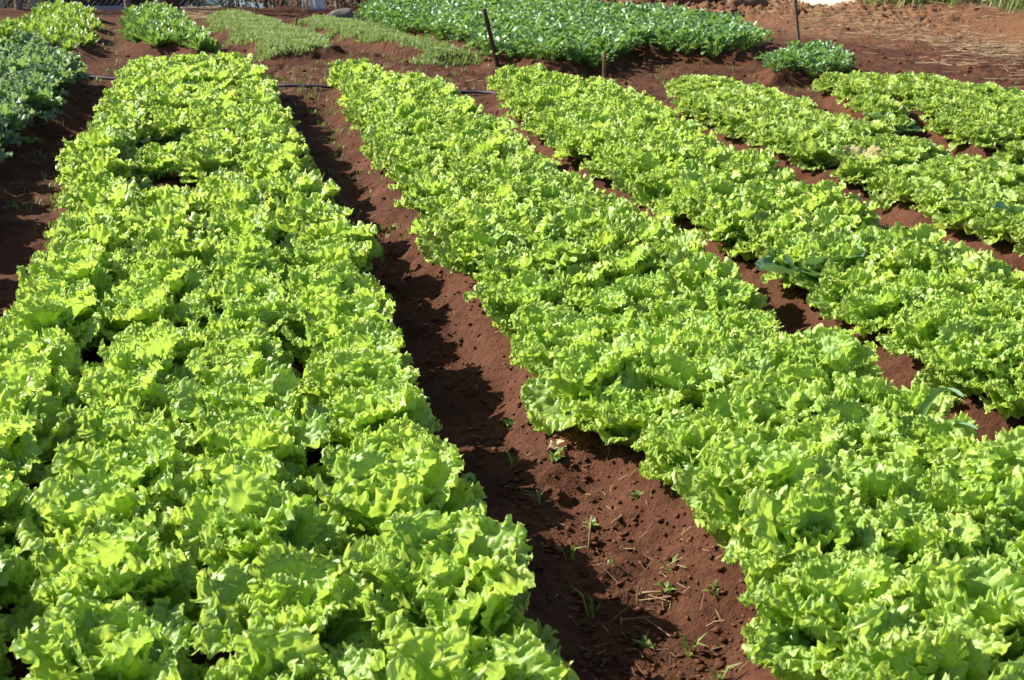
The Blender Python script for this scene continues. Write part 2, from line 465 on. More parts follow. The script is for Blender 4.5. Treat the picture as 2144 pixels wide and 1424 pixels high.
def gz(x, y):
    """ground height by looking it up in the sheet"""
    i = int(np.clip(np.searchsorted(xs1, x), 1, nx - 1)); j = int(np.clip(np.searchsorted(ys1, y), 1, ny - 1))
    fx = (x - xs1[i - 1]) / (xs1[i] - xs1[i - 1]); fy = (y - ys1[j - 1]) / (ys1[j] - ys1[j - 1])
    Z = GT[2]
    return float((Z[j - 1, i - 1] * (1 - fx) + Z[j - 1, i] * fx) * (1 - fy) + (Z[j, i - 1] * (1 - fx) + Z[j, i] * fx) * fy)

# ------------------------------------------------------------------ leaves
def leaf_geo(L=0.18, W=0.17, rings=22, segs=220, frill=0.014, waves=9, bend=-0.5, cup=0.02, seed=0, centre=0.45,
             blister=0.003, basepow=1.7, lobes=0.0, tip=1.0, rib=0.004, twist=0.0, lowamp=None, csize=0.021, inpl=0.32, crump=0.65):
    g = np.random.default_rng(seed)
    lowamp = frill * 0.7 if lowamp is None else lowamp
    th = np.arange(segs) / segs * 2 * np.pi
    c, s = np.cos(th), np.sin(th)
    yo = np.where(c >= 0, (1 - centre) * L * np.sign(c) * np.abs(c) ** tip, -centre * L * np.abs(c))
    xo = W / 2 * np.sign(s) * np.where(c >= 0, np.abs(s) ** 0.85, np.abs(s) ** basepow)
    # irregular outline
    irr = 1 + 0.06 * np.sin(3 * th + g.uniform(0, 6)) + 0.05 * np.sin(5 * th + g.uniform(0, 6)) + lobes * np.sin(11 * th + g.uniform(0, 6)) + 0.5 * lobes * np.sin(19 * th + g.uniform(0, 6))
    env = sstep(-0.97, -0.45, c)
    ph = waves * th + 0.9 * np.sin(2 * th + g.uniform(0, 6)) + 0.9 * np.sin(3 * th + g.uniform(0, 6)) + 0.6 * np.sin(7 * th + g.uniform(0, 6))
    pl = g.uniform(0, 6, 6)
    low = 0.6 * np.sin(3 * th + pl[0]) + 0.5 * np.sin(4 * th + pl[1]) + 0.4 * np.sin(6 * th + pl[2])
    w1 = np.sin(ph) * (0.6 + 0.4 * np.sin(5 * th + pl[3]))
    w2 = np.sin(2.27 * ph + pl[4]) * (0.6 + 0.4 * np.sin(6 * th + pl[5]))
    w2b = np.cos(2.27 * ph + pl[4])
    V, E = [], []
    kk = np.linspace(0, 1, rings + 1)[1:]
    rr = 1 - (1 - kk) ** (1.25 if rings > 15 else 1.5)
    # crumpling: sums of waves in random directions, the same size along and across the leaf
    da = g.uniform(0, 6.28, (4, 12)); kf = 2 * np.pi / (csize * np.exp(g.uniform(math.log(0.45), math.log(1.5), (4, 12)))); pf = g.uniform(0, 6.28, (4, 12))
    def crum(x, y, k, sc=1.0):
        return sum(np.sin(sc * kf[k, i] * (np.cos(da[k, i]) * x + np.sin(da[k, i]) * y) + pf[k, i]) for i in range(12)) / 3.0
    for r in [0.0] + list(rr):
        fr = frill * env
        m = float(sstep(0.42, 1.05, r)) ** 1.5
        rad = irr * (1 - m * (frill / 0.012) * (0.05 * np.abs(w2) + 0.04 * np.abs(w1) - 0.03 * w2b))
        x = xo * r * rad
        y = centre * L + yo * r * rad
        cz, cx, cy = crum(x, y, 0), crum(x, y, 1), crum(x, y, 2)
        bl = crum(x, y, 3, 0.45)
        x = x + fr * m * (inpl * cx + 0.25 * w2b * np.abs(c))
        y = y + fr * m * (inpl * cy + 0.25 * w2b * np.abs(s))
        z = lowamp * env * r ** 2 * low + fr * (m ** 1.5 * (0.5 * w1 + 0.5 * w2) + (0.10 + m) * crump * cz)
        z = z + blister * bl + cup * (x / (W / 2)) ** 2 - rib * np.exp(-(x / 0.008) ** 2)
        if r == 0.0:
            V.append(np.array([[0, centre * L, z[0]]])); E.append(np.array([0.0]))
        else:
            V.append(np.stack([x, y, z], 1)); E.append(np.full(segs, r) * (0.35 + 0.65 * env))
    V = np.concatenate(V); E = np.concatenate(E)
    n = 1
    Qs, Ts = [], []
    k = np.arange(segs); k1 = (k + 1) % segs
    Ts.append(np.stack([np.zeros(segs, int), 1 + k, 1 + k1], 1))
    for i in range(rings - 1):
        a, b = 1 + i * segs, 1 + (i + 1) * segs
        Qs.append(np.stack([a + k, b + k, b + k1, a + k1], 1))
    # bend along the length
    sl = np.clip(V[:, 1], 0, None)
    tab = np.linspace(0, L * 1.4, 60)
    ang = bend * (tab / L) ** 1.4
    ds = tab[1] - tab[0]
    cy = np.concatenate([[0], np.cumsum(np.cos(ang[:-1]) * ds)]); cz = np.concatenate([[0], np.cumsum(np.sin(ang[:-1]) * ds)])
    al = np.interp(sl, tab, ang)
    y2 = np.interp(sl, tab, cy) - np.sin(al) * V[:, 2] + np.minimum(V[:, 1], 0)
    z2 = np.interp(sl, tab, cz) + np.cos(al) * V[:, 2]
    if twist:
        tw = twist * sl / L
        V0 = V[:, 0] * np.cos(tw); z2 = z2 + V[:, 0] * np.sin(tw)
        V = np.stack([V0, y2, z2], 1)
    else:
        V = np.stack([V[:, 0], y2, z2], 1)
    return V, (np.concatenate(Qs) if Qs else None), np.concatenate(Ts), E

def leaf_mesh(name, mat, **kw):
    V, Q_, T_, E = leaf_geo(**kw)
    return mesh_from(name, V, Q_, T_, mat, True, {'edge': E, 'tone': np.zeros(len(V))})

def leaf_matrix(az, el, roll, scale, lift, off=0.01):
    return (Matrix.Translation((0, 0, lift)) @ Matrix.Rotation(az, 4, 'Z') @ Matrix.Translation((0, off, 0))
            @ Matrix.Rotation(el, 4, 'X') @ Matrix.Rotation(roll, 4, 'Y') @ Matrix.Scale(scale, 4))

GOLD = 2.39996
def head_layout(g, n, spec):
    """list of (class, matrix) for a rosette; spec(t) -> class, elevation, scale, lift, offset with t 0 outermost .. 1 innermost"""
    out_, a0 = [], g.uniform(0, 6.28)
    for i in range(n):
        t = i / (n - 1)
        cls, el, sc, lift, off = spec(t)
        out_.append((cls, leaf_matrix(a0 + i * GOLD + g.normal() * 0.22, el + g.normal() * 0.16, g.normal() * 0.30,
                                      sc * g.uniform(0.82, 1.16), lift, off)))
    return out_

def curly_spec(t):
    if t < 0.36: return 0, R(26 + 50 * t), 1.0, 0.012 + 0.03 * t, 0.014
    if t < 0.72: return 1, R(48 + 40 * (t - .36)), 1.04, 0.028, 0.014
    return 2, R(64 + 60 * (t - .72)), 1.08 - 0.4 * (t - .72), 0.040, 0.012

CURLY_KW = [dict(L=0.180, W=0.185, frill=0.0095, waves=19, bend=-0.55, cup=0.014, lowamp=0.014, blister=0.0035),
            dict(L=0.180, W=0.170, frill=0.0100, waves=18, bend=-0.50, cup=0.020, lowamp=0.014, blister=0.0035),
            dict(L=0.160, W=0.145, frill=0.0100, waves=16, bend=-0.35, cup=0.030, lowamp=0.012, blister=0.003)]
def heart_mesh(name, mat, kw, seed, size, n=6):
    """the tight young leaves in the middle of a head"""
    g = np.random.default_rng(seed)
    J = Joiner()
    for i in range(n):
        V, Q_, T_, E = leaf_geo(seed=seed * 17 + i, **{**kw, 'rings': 8, 'segs': 80, 'L': kw['L'] * size, 'W': kw['W'] * size, 'waves': 11, 'bend': 0.1, 'frill': kw['frill'] * .8})
        m = np.array(leaf_matrix(i * GOLD + g.normal() * .2, R(g.uniform(66, 92)), g.normal() * .25, g.uniform(.8, 1.1), 0.045, 0.008))
        J.add(V @ m[:3, :3].T + m[:3, 3], Q_, T_, E, g.uniform(0, 1))
    return J.build(name, mat)
NEAR_VARIANTS = 7
curly_meshes = [[leaf_mesh('curly_lettuce_leaf', M_CURLY, seed=100 * c + v, **kw) for v in range(NEAR_VARIANTS)] for c, kw in enumerate(CURLY_KW)]

curly_hearts = [heart_mesh('curly_lettuce_heart', M_CURLY, CURLY_KW[2], 60 + i, 0.72) for i in range(5)]

def joined_head(name, mat, kws, spec, n, seed, rings, segs):
    g = np.random.default_rng(seed)
    lib = [[leaf_geo(seed=900 + 31 * c + v, **{**kw, 'rings': rings, 'segs': segs}) for v in range(4)] for c, kw in enumerate(kws)]
    J = Joiner()
    for cls, m in head_layout(g, n, spec):
        V, Q_, T_, E = lib[cls][g.integers(4)]
        A = np.array(m)
        J.add(V @ A[:3, :3].T + A[:3, 3], Q_, T_, E, g.uniform(0, 1))
    return J.build(name, mat)

curly_far = [joined_head('curly_lettuce_head', M_CURLY, [{**k, 'waves': 14, 'frill': 0.0100, 'inpl': 0.45, 'crump': 0.85} for k in CURLY_KW], curly_spec, 21, 40 + i, 8, 110) for i in range(9)]

def butter_spec(t):
    if t < 0.4: return 0, R(18 + 45 * t), 1.0, 0.01, 0.012
    if t < 0.75: return 1, R(42 + 50 * (t - .4)), 0.95, 0.02, 0.01
    return 2, R(64 + 60 * (t - .75)), 0.8, 0.03, 0.004
BUTTER_KW = [dict(L=0.135, W=0.110, frill=0.009, waves=8, bend=-0.45, cup=0.024, centre=0.52, blister=0.005, lowamp=0.010),
             dict(L=0.125, W=0.100, frill=0.009, waves=8, bend=-0.2, cup=0.030, centre=0.52, blister=0.005, lowamp=0.010),
             dict(L=0.105, W=0.090, frill=0.009, waves=7, bend=0.2, cup=0.034, centre=0.52, blister=0.005, lowamp=0.008)]
butter_far = [joined_head('butter_lettuce_head', M_BUTTER, BUTTER_KW, butter_spec, 34, 140 + i, 7, 52) for i in range(7)]
butter_meshes = [[leaf_mesh('butter_lettuce_leaf', M_BUTTER, seed=300 + 50 * c + v, rings=8, segs=56, **kw) for v in range(5)] for c, kw in enumerate(BUTTER_KW)]

KALE_KW = [dict(L=0.18, W=0.155, frill=0.013, waves=11, bend=-0.65, cup=0.012, lobes=0.10, basepow=2.4),
           dict(L=0.19, W=0.15, frill=0.013, waves=11, bend=-0.55, cup=0.018, lobes=0.10, basepow=2.4),
           dict(L=0.16, W=0.125, frill=0.013, waves=10, bend=-0.35, cup=0.022, lobes=0.08, basepow=2.2)]
def kale_spec(t):
    if t < 0.4: return 0, R(28 + 50 * t), 1.0, 0.03, 0.012
    if t < 0.75: return 1, R(50 + 40 * (t - .4)), 1.0, 0.04, 0.01
    return 2, R(66 + 50 * (t - .75)), 1.0, 0.05, 0.006
kale_hearts = [heart_mesh('frilly_greens_heart', M_KALE, KALE_KW[2], 70 + i, 0.6) for i in range(3)]
kale_meshes = [[leaf_mesh('frilly_greens_leaf', M_KALE, seed=500 + 50 * c + v, rings=8, segs=72, **kw) for v in range(5)] for c, kw in enumerate(KALE_KW)]

CHIC_KW = [dict(L=0.20, W=0.085, frill=0.006, waves=6, bend=-0.5, cup=0.012, centre=0.6, basepow=1.4),
           dict(L=0.22, W=0.08, frill=0.006, waves=6, bend=-0.3, cup=0.012, centre=0.6, basepow=1.4)]
def chic_spec(t):
    if t < 0.5: return 0, R(34 + 40 * t), 1.0, 0.01, 0.012
    return 1, R(60 + 40 * (t - .5)), 1.0, 0.01, 0.008
chic_a_far = [joined_head('chicory_head', M_CHIC_A, CHIC_KW, chic_spec, 16, 240 + i, 5, 24) for i in range(5)]
chic_b_far = [joined_head('chicory_head', M_CHIC_B, CHIC_KW, chic_spec, 16, 260 + i, 5, 24) for i in range(5)]

def spin_mesh(seed):
    g = np.random.default_rng(seed)
    J = Joiner()
    for i in range(44):
        L = g.uniform(0.040, 0.066)
        V, Q_, T_, E = leaf_geo(L=L, W=L * g.uniform(0.62, 0.8), rings=4, segs=18, frill=0.003, waves=3, bend=g.uniform(-0.9, -0.2),
                                cup=0.008, seed=seed * 31 + i, centre=0.42, blister=0.001, basepow=1.0, rib=0.003)
        az, hgt = i * GOLD + g.normal() * .3, g.uniform(0.05, 0.135)
        rad = 0.125 * math.sqrt(g.uniform(0.0, 1))
        el = R(g.uniform(-5, 65))
        m = np.array(Matrix.Translation((-math.sin(az) * rad, math.cos(az) * rad, hgt)) @ Matrix.Rotation(az, 4, 'Z') @ Matrix.Rotation(el, 4, 'X') @ Matrix.Rotation(g.normal() * .3, 4, 'Y'))
        tone = g.uniform(0, 1)
        J.add(V @ m[:3, :3].T + m[:3, 3], Q_, T_, E, tone)
        # petiole
        p0 = np.array([-math.sin(az) * 0.01, math.cos(az) * 0.01, 0.0]); p1 = m[:3, 3]
        side = np.array([math.cos(az), math.sin(az), 0]) * 0.003
        J.add([p0 - side, p0 + side, p1 + side * .7, p1 - side * .7], [[0, 1, 2, 3]], None, 0.3, tone)
    return J.build('spinach_head', M_SPIN)
spin_far = [spin_mesh(s) for s in range(8)]

# ------------------------------------------------------------------ planting
ORD = ['first', 'second', 'third', 'fourth', 'fifth', 'sixth', 'seventh', 'eighth', 'ninth', 'tenth', 'eleventh', 'twelfth', 'thirteenth',
       'fourteenth', 'fifteenth', 'sixteenth', 'seventeenth', 'eighteenth', 'nineteenth', 'twentieth', 'twenty-first', 'twenty-second',
       'twenty-third', 'twenty-fourth', 'twenty-fifth', 'twenty-sixth', 'twenty-seventh', 'twenty-eighth', 'twenty-ninth', 'thirtieth',
       'thirty-first', 'thirty-second', 'thirty-third', 'thirty-fourth', 'thirty-fifth', 'thirty-sixth']
AX = (370 - 1072) * CP / F_PX
BED_DIR = np.array([AX, 1.0]) / math.hypot(AX, 1.0)
BED_ACR = np.array([BED_DIR[1], -BED_DIR[0]])

def section(poly, u):
    """where the line across the beds at distance u along them crosses a bed: (w0, w1)"""
    P = np.asarray(poly)
    U, W = P @ BED_DIR, P @ BED_ACR
    ws = []
    for i in range(len(P)):
        j = (i + 1) % len(P)
        if (U[i] > u) != (U[j] > u):
            ws.append(W[i] + (W[j] - W[i]) * (u - U[i]) / (U[j] - U[i]))
    if len(ws) < 2: return None
    return min(ws), max(ws)

def plant_rows(poly, ncol, step, inset, g, u_off=0.0, stagger=0.5):
    U = np.asarray(poly) @ BED_DIR
    out_ = {c: [] for c in range(ncol)}
    u = U.max() - inset[0] * 0.8 - u_off
    k = 0
    while u > U.min():
        for c in range(ncol):
            uu = u - (stagger * step if c % 2 else 0) + g.normal() * 0.022
            sec = section(poly, uu)
            if sec is None or sec[1] - sec[0] < inset[0]: continue
            w0, w1 = sec[0] + inset[0], sec[1] - inset[1]
            if w1 < w0: w0 = w1 = (sec[0] + sec[1]) / 2
            w = (w0 + (w1 - w0) * c / max(1, ncol - 1)) + g.normal() * 0.018
            p = BED_DIR * uu + BED_ACR * w
            out_[c].append((p[0], p[1]))
        u -= step
    return out_

def in_frame(x, y, z=0.15, m=0.20):
    px, py, zc = proj(x, y, z)
    if zc < 0.4: return False
    mm = m * F_PX / zc
    return -mm < px < 2144 + mm and -mm < py < 1424 + mm * 1.1

stats = {}
used = set()
def plant(kind, x, y, z, g, s, label, cat, group, leaf_lib, far_lib, spec, n, detailed):
    rz = g.uniform(0, 6.28)
    tilt = (g.normal() * 0.07, g.normal() * 0.07, rz)
    stats[kind] = stats.get(kind, 0) + 1
    if detailed:
        o = empty(kind, (x, y, z), 0, s)
        o.rotation_euler = tilt
        for cls, m in head_layout(g, n, spec):
            lf = link('leaf', leaf_lib[cls][g.integers(len(leaf_lib[cls]))], o)
            lf.matrix_local = m
        hl = curly_hearts if kind == 'curly_lettuce' else kale_hearts
        h_ = link('heart', hl[g.integers(len(hl))], o)
        h_.rotation_euler = (0, 0, g.uniform(0, 6.28))
    else:
        o = link(kind, far_lib[g.integers(len(far_lib))])
        o.location = (x, y, z); o.rotation_euler = tilt; o.scale = (s, s, s)
    return tag(o, label, cat, group)

def plant_bed(name, ncol, step, inset, seed, rownames, bedname, kind, adj, cat, group, leaf_lib, far_lib, spec, n, near_lim, smin, smax,
              gaps=(), sink=0.0, specials=(), skip_front=None):
    g = np.random.default_rng(seed)
    rows = plant_rows(BED[name], ncol, step, inset, g)
    for c, pts in rows.items():
        vis = [p for p in pts if in_frame(*p)]
        vis = [p for p in vis if not any(math.hypot(p[0] - h[0], p[1] - h[1]) < h[2] for h in gaps)]
        for i, (x, y) in enumerate(vis):
            far_half = i < (len(vis) + 1) / 2
            if far_half:
                where = 'farthest' if i == 0 else f'{ORD[i]} from far end'
            else:
                j = len(vis) - 1 - i
                where = 'nearest' if j == 0 else f'{ORD[j]} from near end'
            lab = f'{adj} lettuce, {where}, {rownames[c]} row, {bedname}'
            s = g.uniform(smin, smax)
            for hx, hy, hr, hs, hl in specials:
                if math.hypot(x - hx, y - hy) < hr:
                    s *= hs
                    if hl and hl not in used: lab = hl; used.add(hl)
            zc = y * CP + (CAM_H - 0.2) * SP
            if kind == 'curly_lettuce': s *= 1 + 0.12 * min(1, max(0, (4 - zc) / 1.5)) * (name != 'left')
            plant(kind, x, y, gz(x, y) - 0.012 - sink, g, s, lab, cat, group, leaf_lib, far_lib, spec, n, zc < near_lim)

def hole(px, py, r, z=0.12): return (*at(px, py, z), r)

plant_bed('left', 4, 0.262, (0.15, 0.150), 33, ['left outer', 'left inner', 'right inner', 'aisle-side'], 'wide bed left of aisle', 'curly_lettuce',
          'curly light-green', 'lettuce', 'curly lettuces in the wide bed', curly_meshes, curly_far, curly_spec, 18, 4.9, 0.92, 1.12,
          gaps=[hole(365, 318, 0.28), hole(395, 398, 0.23)],
          specials=[hole(352, 360, 0.20) + (0.72, 'small curly lettuce standing alone between two bare gaps, wide bed left of aisle'), hole(385, 440, 0.22) + (0.8, None), hole(350, 275, 0.15) + (0.9, None)])
plant_bed('mid', 4, 0.258, (0.170, 0.100), 12, ['aisle-side', 'left inner', 'right inner', 'right outer'], 'bed right of aisle', 'curly_lettuce',
          'curly light-green', 'lettuce', 'curly lettuces in the bed right of the aisle', curly_meshes, curly_far, curly_spec, 18, 4.5, 0.80, 1.02, gaps=[hole(1205, 905, 0.09)])
plant_bed('third', 4, 0.25, (0.125, 0.125), 13, ['left outer', 'left inner', 'right inner', 'right outer'], 'third lettuce bed', 'curly_lettuce',
          'curly yellow-green', 'lettuce', 'curly lettuces in the third bed', curly_meshes, curly_far, curly_spec, 18, 4.5, 0.80, 1.0)
plant_bed('fourth', 4, 0.235, (0.12, 0.12), 14, ['left outer', 'left inner', 'right inner', 'right outer'], 'fourth bed', 'butter_lettuce',
          'smooth-leaved', 'lettuce', 'smooth lettuces in the fourth bed', butter_meshes, butter_far, butter_spec, 17, 0, 0.95, 1.15,
          gaps=[hole(1800, 345, 0.19)])
plant_bed('fifth', 4, 0.235, (0.10, 0.10), 15, ['left outer', 'left inner', 'right inner', 'right outer'], 'small bed by bare soil', 'butter_lettuce',
          'smooth-leaved', 'lettuce', 'smooth lettuces in the bed beside bare soil', butter_meshes, butter_far, butter_spec, 17, 0, 0.95, 1.15)

def fill(poly, spacing, inset, g, ang=0.0):
    """staggered rows of plants filling an outline, front row first: [(row, x, y)]"""
    P = np.asarray(poly)
    ca, sa = math.cos(ang), math.sin(ang)
    U = P @ np.array([ca, sa]); W = P @ np.array([-sa, ca])
    pts = []
    for k, w in enumerate(np.arange(W.min() + inset, W.max(), spacing * 0.9)):
        for u in np.arange(U.min() + (spacing / 2 if k % 2 else 0), U.max(), spacing):
            uu, ww = u + g.normal() * spacing * .12, w + g.normal() * spacing * .10
            pts.append((k, uu * ca - ww * sa, uu * sa + ww * ca))
    A = np.array(pts)
    d = sdist(P, A[:, 1], A[:, 2])
    return [(int(a[0]), a[1], a[2]) for a, dd in zip(A, d) if dd > inset]

def fill_bed(name, spacing, inset, ang, seed, kind, desc, bed, cat, group, s0, s1, near, far, spec, n, detailed, m=0.2, inner=None, first=9999):
    g = np.random.default_rng(seed)
    pts = [p for p in fill(BED[name], spacing, inset, g, ang) if in_frame(p[1], p[2], 0.15, m)]
    ks = sorted(set(p[0] for p in pts))
    out_, rest = [], []
    for r, k in enumerate(ks):
        row = sorted([p for p in pts if p[0] == k], key=lambda p: p[1])
        for i, (_, x, y) in enumerate(row):
            if len(out_) >= first:
                rest.append((x, y)); continue
            if i < (len(row) + 1) / 2: w = 'leftmost' if i == 0 else f'{ORD[i]} from left'
            else:
                j = len(row) - 1 - i
                w = 'rightmost' if j == 0 else f'{ORD[j]} from right'
            rn = 'front' if r == 0 else ('back' if r == len(ks) - 1 and first > 999 else f'{ORD[r]}')
            lab = f'{desc}, {w} in {rn} row, {bed}'
            if inner and r > 1 and 0 < i < len(row) - 1: lab = inner
            out_.append(plant(kind, x, y, gz(x, y) - 0.01, g, g.uniform(s0, s1), lab, cat, group, near, far, spec, n, detailed))
    stats[name] = len(out_)
    return rest, g

fill_bed('kale', 0.25, 0.09, 0.25, 21, 'frilly_greens', 'frilly grey-green plant', 'bed at left edge', 'leafy greens', 'frilly greens in the bed at the left edge',
         0.9, 1.15, kale_meshes, None, kale_spec, 18, True, 0.42)
fill_bed('chic_a', 0.22, 0.05, 0.1, 22, 'chicory_plant', 'pale green leafy plant', 'top left corner bed', 'leafy greens', 'pale leafy plants in the corner bed',
         0.5, 0.68, None, chic_a_far, chic_spec, 16, False)
fill_bed('chic_b', 0.20, 0.04, 0.1, 23, 'chicory_plant', 'mid-green leafy plant', 'small bed behind wide bed', 'leafy greens', 'mid-green leafy plants in the small bed',
         0.6, 0.75, None, chic_b_far, chic_spec, 16, False)
rest, g = fill_bed('spin_a', 0.20, 0.04, 0.2, 24, 'spinach_plant', 'dark green spinach plant', 'big bed behind stakes', 'leafy greens', 'spinach plants in the large back bed',
         0.95, 1.25, None, spin_far, None, 0, False, 0.1, 'dark green spinach plant packed inside the big bed behind the stakes', 288)
if rest:
    J = Joiner()
    me = spin_far[0]
    vv = np.zeros(len(me.vertices) * 3); me.vertices.foreach_get('co', vv); vv = vv.reshape(-1, 3)
    ed = np.zeros(len(me.vertices)); me.attributes['edge'].data.foreach_get('value', ed)
    q = np.array([list(p.vertices) for p in me.polygons if len(p.vertices) == 4]); t3 = np.array([list(p.vertices) for p in me.polygons if len(p.vertices) == 3])
    for x, y in rest:
        a, s = g.uniform(0, 6.28), g.uniform(0.95, 1.25)
        Rm = np.array([[math.cos(a), -math.sin(a), 0], [math.sin(a), math.cos(a), 0], [0, 0, 1]]) * s
        J.add(vv @ Rm.T + np.array([x, y, gz(x, y) - 0.01]), q, t3, ed, g.uniform(0, 1))
    tag(link('spinach_foliage', J.build('spinach_foliage', M_SPIN)), 'dense dark green foliage at the far end of the large spinach bed', kind='stuff')
fill_bed('spin_b', 0.18, 0.04, 0.2, 25, 'spinach_plant', 'dark green spinach plant', 'small patch below thin rod', 'leafy greens', 'spinach plants in the small patch',
         0.8, 1.0, None, spin_far, None, 0, False)

# ------------------------------------------------------------------ ground cover that nobody could count
def blades(J, x, y, z, n, g, hmin, hmax, wid, spread, lean=0.5, tone=None):
    for i in range(n):
        az, h = g.uniform(0, 6.28), g.uniform(hmin, hmax)
        ln = g.uniform(0.1, 1.0) * lean
        b = np.array([x + g.normal() * spread, y + g.normal() * spread, z - 0.004])
        d = np.array([math.cos(az), math.sin(az), 0]); s = np.array([-math.sin(az), math.cos(az), 0]) * wid * g.uniform(.7, 1.2)
        m_ = b + d * h * ln * 0.35 + np.array([0, 0, h * 0.6]); tip_ = b + d * h * ln + np.array([0, 0, h * (1 - 0.35 * ln)])
        J.add([b - s * .6, b + s * .6, m_ + s, m_ - s, tip_], [[0, 1, 2, 3]], [[3, 2, 4]], [0, 0, .5, .5, 1], g.uniform(0, 1) if tone is None else tone)

for key, dens, lab in (('seed_a', 5200, 'fine pale green seedlings covering the low bed left of the stake'),
                       ('seed_b', 4600, 'fine pale green seedlings covering the low bed beside the dark spinach')):
    P = np.asarray(BED[key]); J = Joiner(); n = 0
    lo_, hi_ = P.min(0), P.max(0)
    while n < dens:
        A = np.stack([g.uniform(lo_[0] - .3, hi_[0] + .3, 2000), g.uniform(lo_[1] - .3, hi_[1] + .3, 2000)], 1)
        d = sdist(P, A[:, 0], A[:, 1]) + vnoise(A[:, 0] * 3, A[:, 1] * 3, 8) * 0.3
        keep = A[g.uniform(0, 1, len(A)) < np.clip(d / 0.12 + 0.1, 0, 1)]
        for x, y in keep:
            blades(J, x, y, gz(x, y), 5, g, 0.02, 0.070, 0.004, 0.018, 1.0)
            n += 1
            if n >= dens: break
    tag(link('seedlings', J.build('seedlings', M_SEED, False)), lab, kind='stuff')

# sparse weeds over the headland and aisles (too fine to count)
J = Joiner()
for px, py, sxp, syp, n in ((860, 155, 130, 22, 130), (620, 170, 60, 30, 120), (700, 250, 30, 60, 60), (1560, 150, 140, 22, 90), (260, 150, 40, 22, 70),
                            (230, 70, 30, 22, 60), (1400, 190, 60, 30, 60), (900, 115, 90, 12, 90), (470, 60, 30, 26, 90), (1700, 175, 60, 30, 40), (100, 380, 50, 60, 46), (800, 400, 40, 70, 26)):
    for i in range(n):
        x, y = at(px + g.normal() * sxp, py + g.normal() * syp, 0.03)
        blades(J, x, y, gz(x, y), g.integers(2, 6), g, 0.015, 0.06, 0.003, 0.015, 1.1)
tag(link('sparse_grass', J.build('sparse_grass', M_WEED, False)), 'sparse short weeds and grass blades scattered over the bare headland soil', kind='stuff')

def straw_bit(J, x, y, z, g, lmin, lmax, w, ang=None, rise=0.006):
    a = g.uniform(0, 6.28) if ang is None else ang + g.normal() * 0.5
    L = g.uniform(lmin, lmax)
    d = np.array([math.cos(a), math.sin(a), 0]); s = np.array([-math.sin(a), math.cos(a), 0]) * w * g.uniform(.6, 1.3)
    c0 = np.array([x, y, 0])
    P = []
    bow = g.normal() * 0.07 * L
    e0, e1 = c0 - d * L / 2, c0 + d * L / 2
    zm = gz(x, y); za, zb = gz(e0[0], e0[1]), gz(e1[0], e1[1]); up = max(0, zm - (za + zb) / 2); za += up; zb += up
    rise = rise * g.uniform(0.6, 1.6)
    for k in range(4):
        t = k / 3 - 0.5
        q = c0 + d * L * t + s / w * bow * (0.25 - t * t)
        q[2] = za + (zb - za) * k / 3 + rise
        P += [q - s, q + s, q + np.array([0, 0, w * 1.2])]
    Qs = []
    for k in range(3):
        b0, b1 = 3 * k, 3 * k + 3
        Qs += [[b0, b1, b1 + 2, b0 + 2], [b0 + 2, b1 + 2, b1 + 1, b0 + 1]]
    J.add(P, Qs, None)

J = Joiner()
for i in range(170):                                       # aisle between the two big beds
    py = g.uniform(200, 1424) if g.uniform() < .5 else g.uniform(800, 1424)
    pxc = np.interp(py, [190, 600, 1000, 1424], [650, 890, 1180, 1480]); hw = np.interp(py, [190, 600, 1000, 1424], [40, 75, 130, 220])
    x, y = at(pxc + g.uniform(-1, 1) * hw, py, 0.03)
    straw_bit(J, x, y, 0, g, 0.008, 0.032, 0.0009)
for i in range(15):
    x, y = at(1330 + g.normal() * 55, 1225 + g.normal() * 28, 0.03)
    straw_bit(J, x, y, 0, g, 0.02, 0.08, 0.0011)
for i in range(160):
    px = g.uniform(1500, 2144); py = np.interp(px, [1410, 1560, 1700, 1900, 2144], [440, 530, 620, 765, 890]) + g.normal() * 20
    x, y = at(px, py, 0.03)
    straw_bit(J, x, y, 0, g, 0.008, 0.032, 0.0009)
for i in range(150):
    x, y = at(g.uniform(560, 1060), g.normal() * 18 + 160, 0.03)
    straw_bit(J, x, y, 0, g, 0.02, 0.09, 0.0015)
for i in range(90):
    x, y = at(g.uniform(0, 240), g.uniform(100, 460), 0.03)
    straw_bit(J, x, y, 0, g, 0.02, 0.10, 0.0015)
tag(link('straw_litter', J.build('straw_litter', M_STRAW, False)), 'tan straw bits and dry stalk pieces littering the aisles', kind='stuff')

J = Joiner()
for i in range(3600):                                      # the dry stalks on the bank of bare soil
    px = g.uniform(1560, 2300)
    top = np.interp(px, [1480, 1800, 2144, 2300], [-15, -5, 15, 20]); bot = np.interp(px, [1480, 1700, 2144, 2300], [50, 90, 190, 230])
    u = g.beta(1.1, 1.5)
    py = top + (bot - top) * u
    x, y = at(px, py, 0.12 if u < .5 else 0.0)
    dens = np.interp(px, [1560, 1750, 2000], [0.25, 0.7, 1.0]) * np.clip(0.15 + 2.6 * float(vnoise(np.array([x * 1.1]), np.array([y * 1.6]), 44)[0] + 0.12), 0.06, 1)
    if g.uniform() > dens: continue
    straw_bit(J, x, y, 0, g, 0.03, 0.20, 0.0036, g.choice([0.9, 0.5, -0.4]) if u < .55 else g.choice([0.05, 0.3]), 0.006 if u > .5 else 0.012)
for i in range(160):
    x, y = at(g.uniform(370, 440), g.normal() * 8 + 22, 0.05)
    straw_bit(J, x, y, 0, g, 0.05, 0.3, 0.003, 0.0, 0.015)
tag(link('dry_stalks', J.build('dry_stalks', M_STRAW, False)), 'dry straw and dead stalks strewn over the bare reddish bank', kind='stuff')

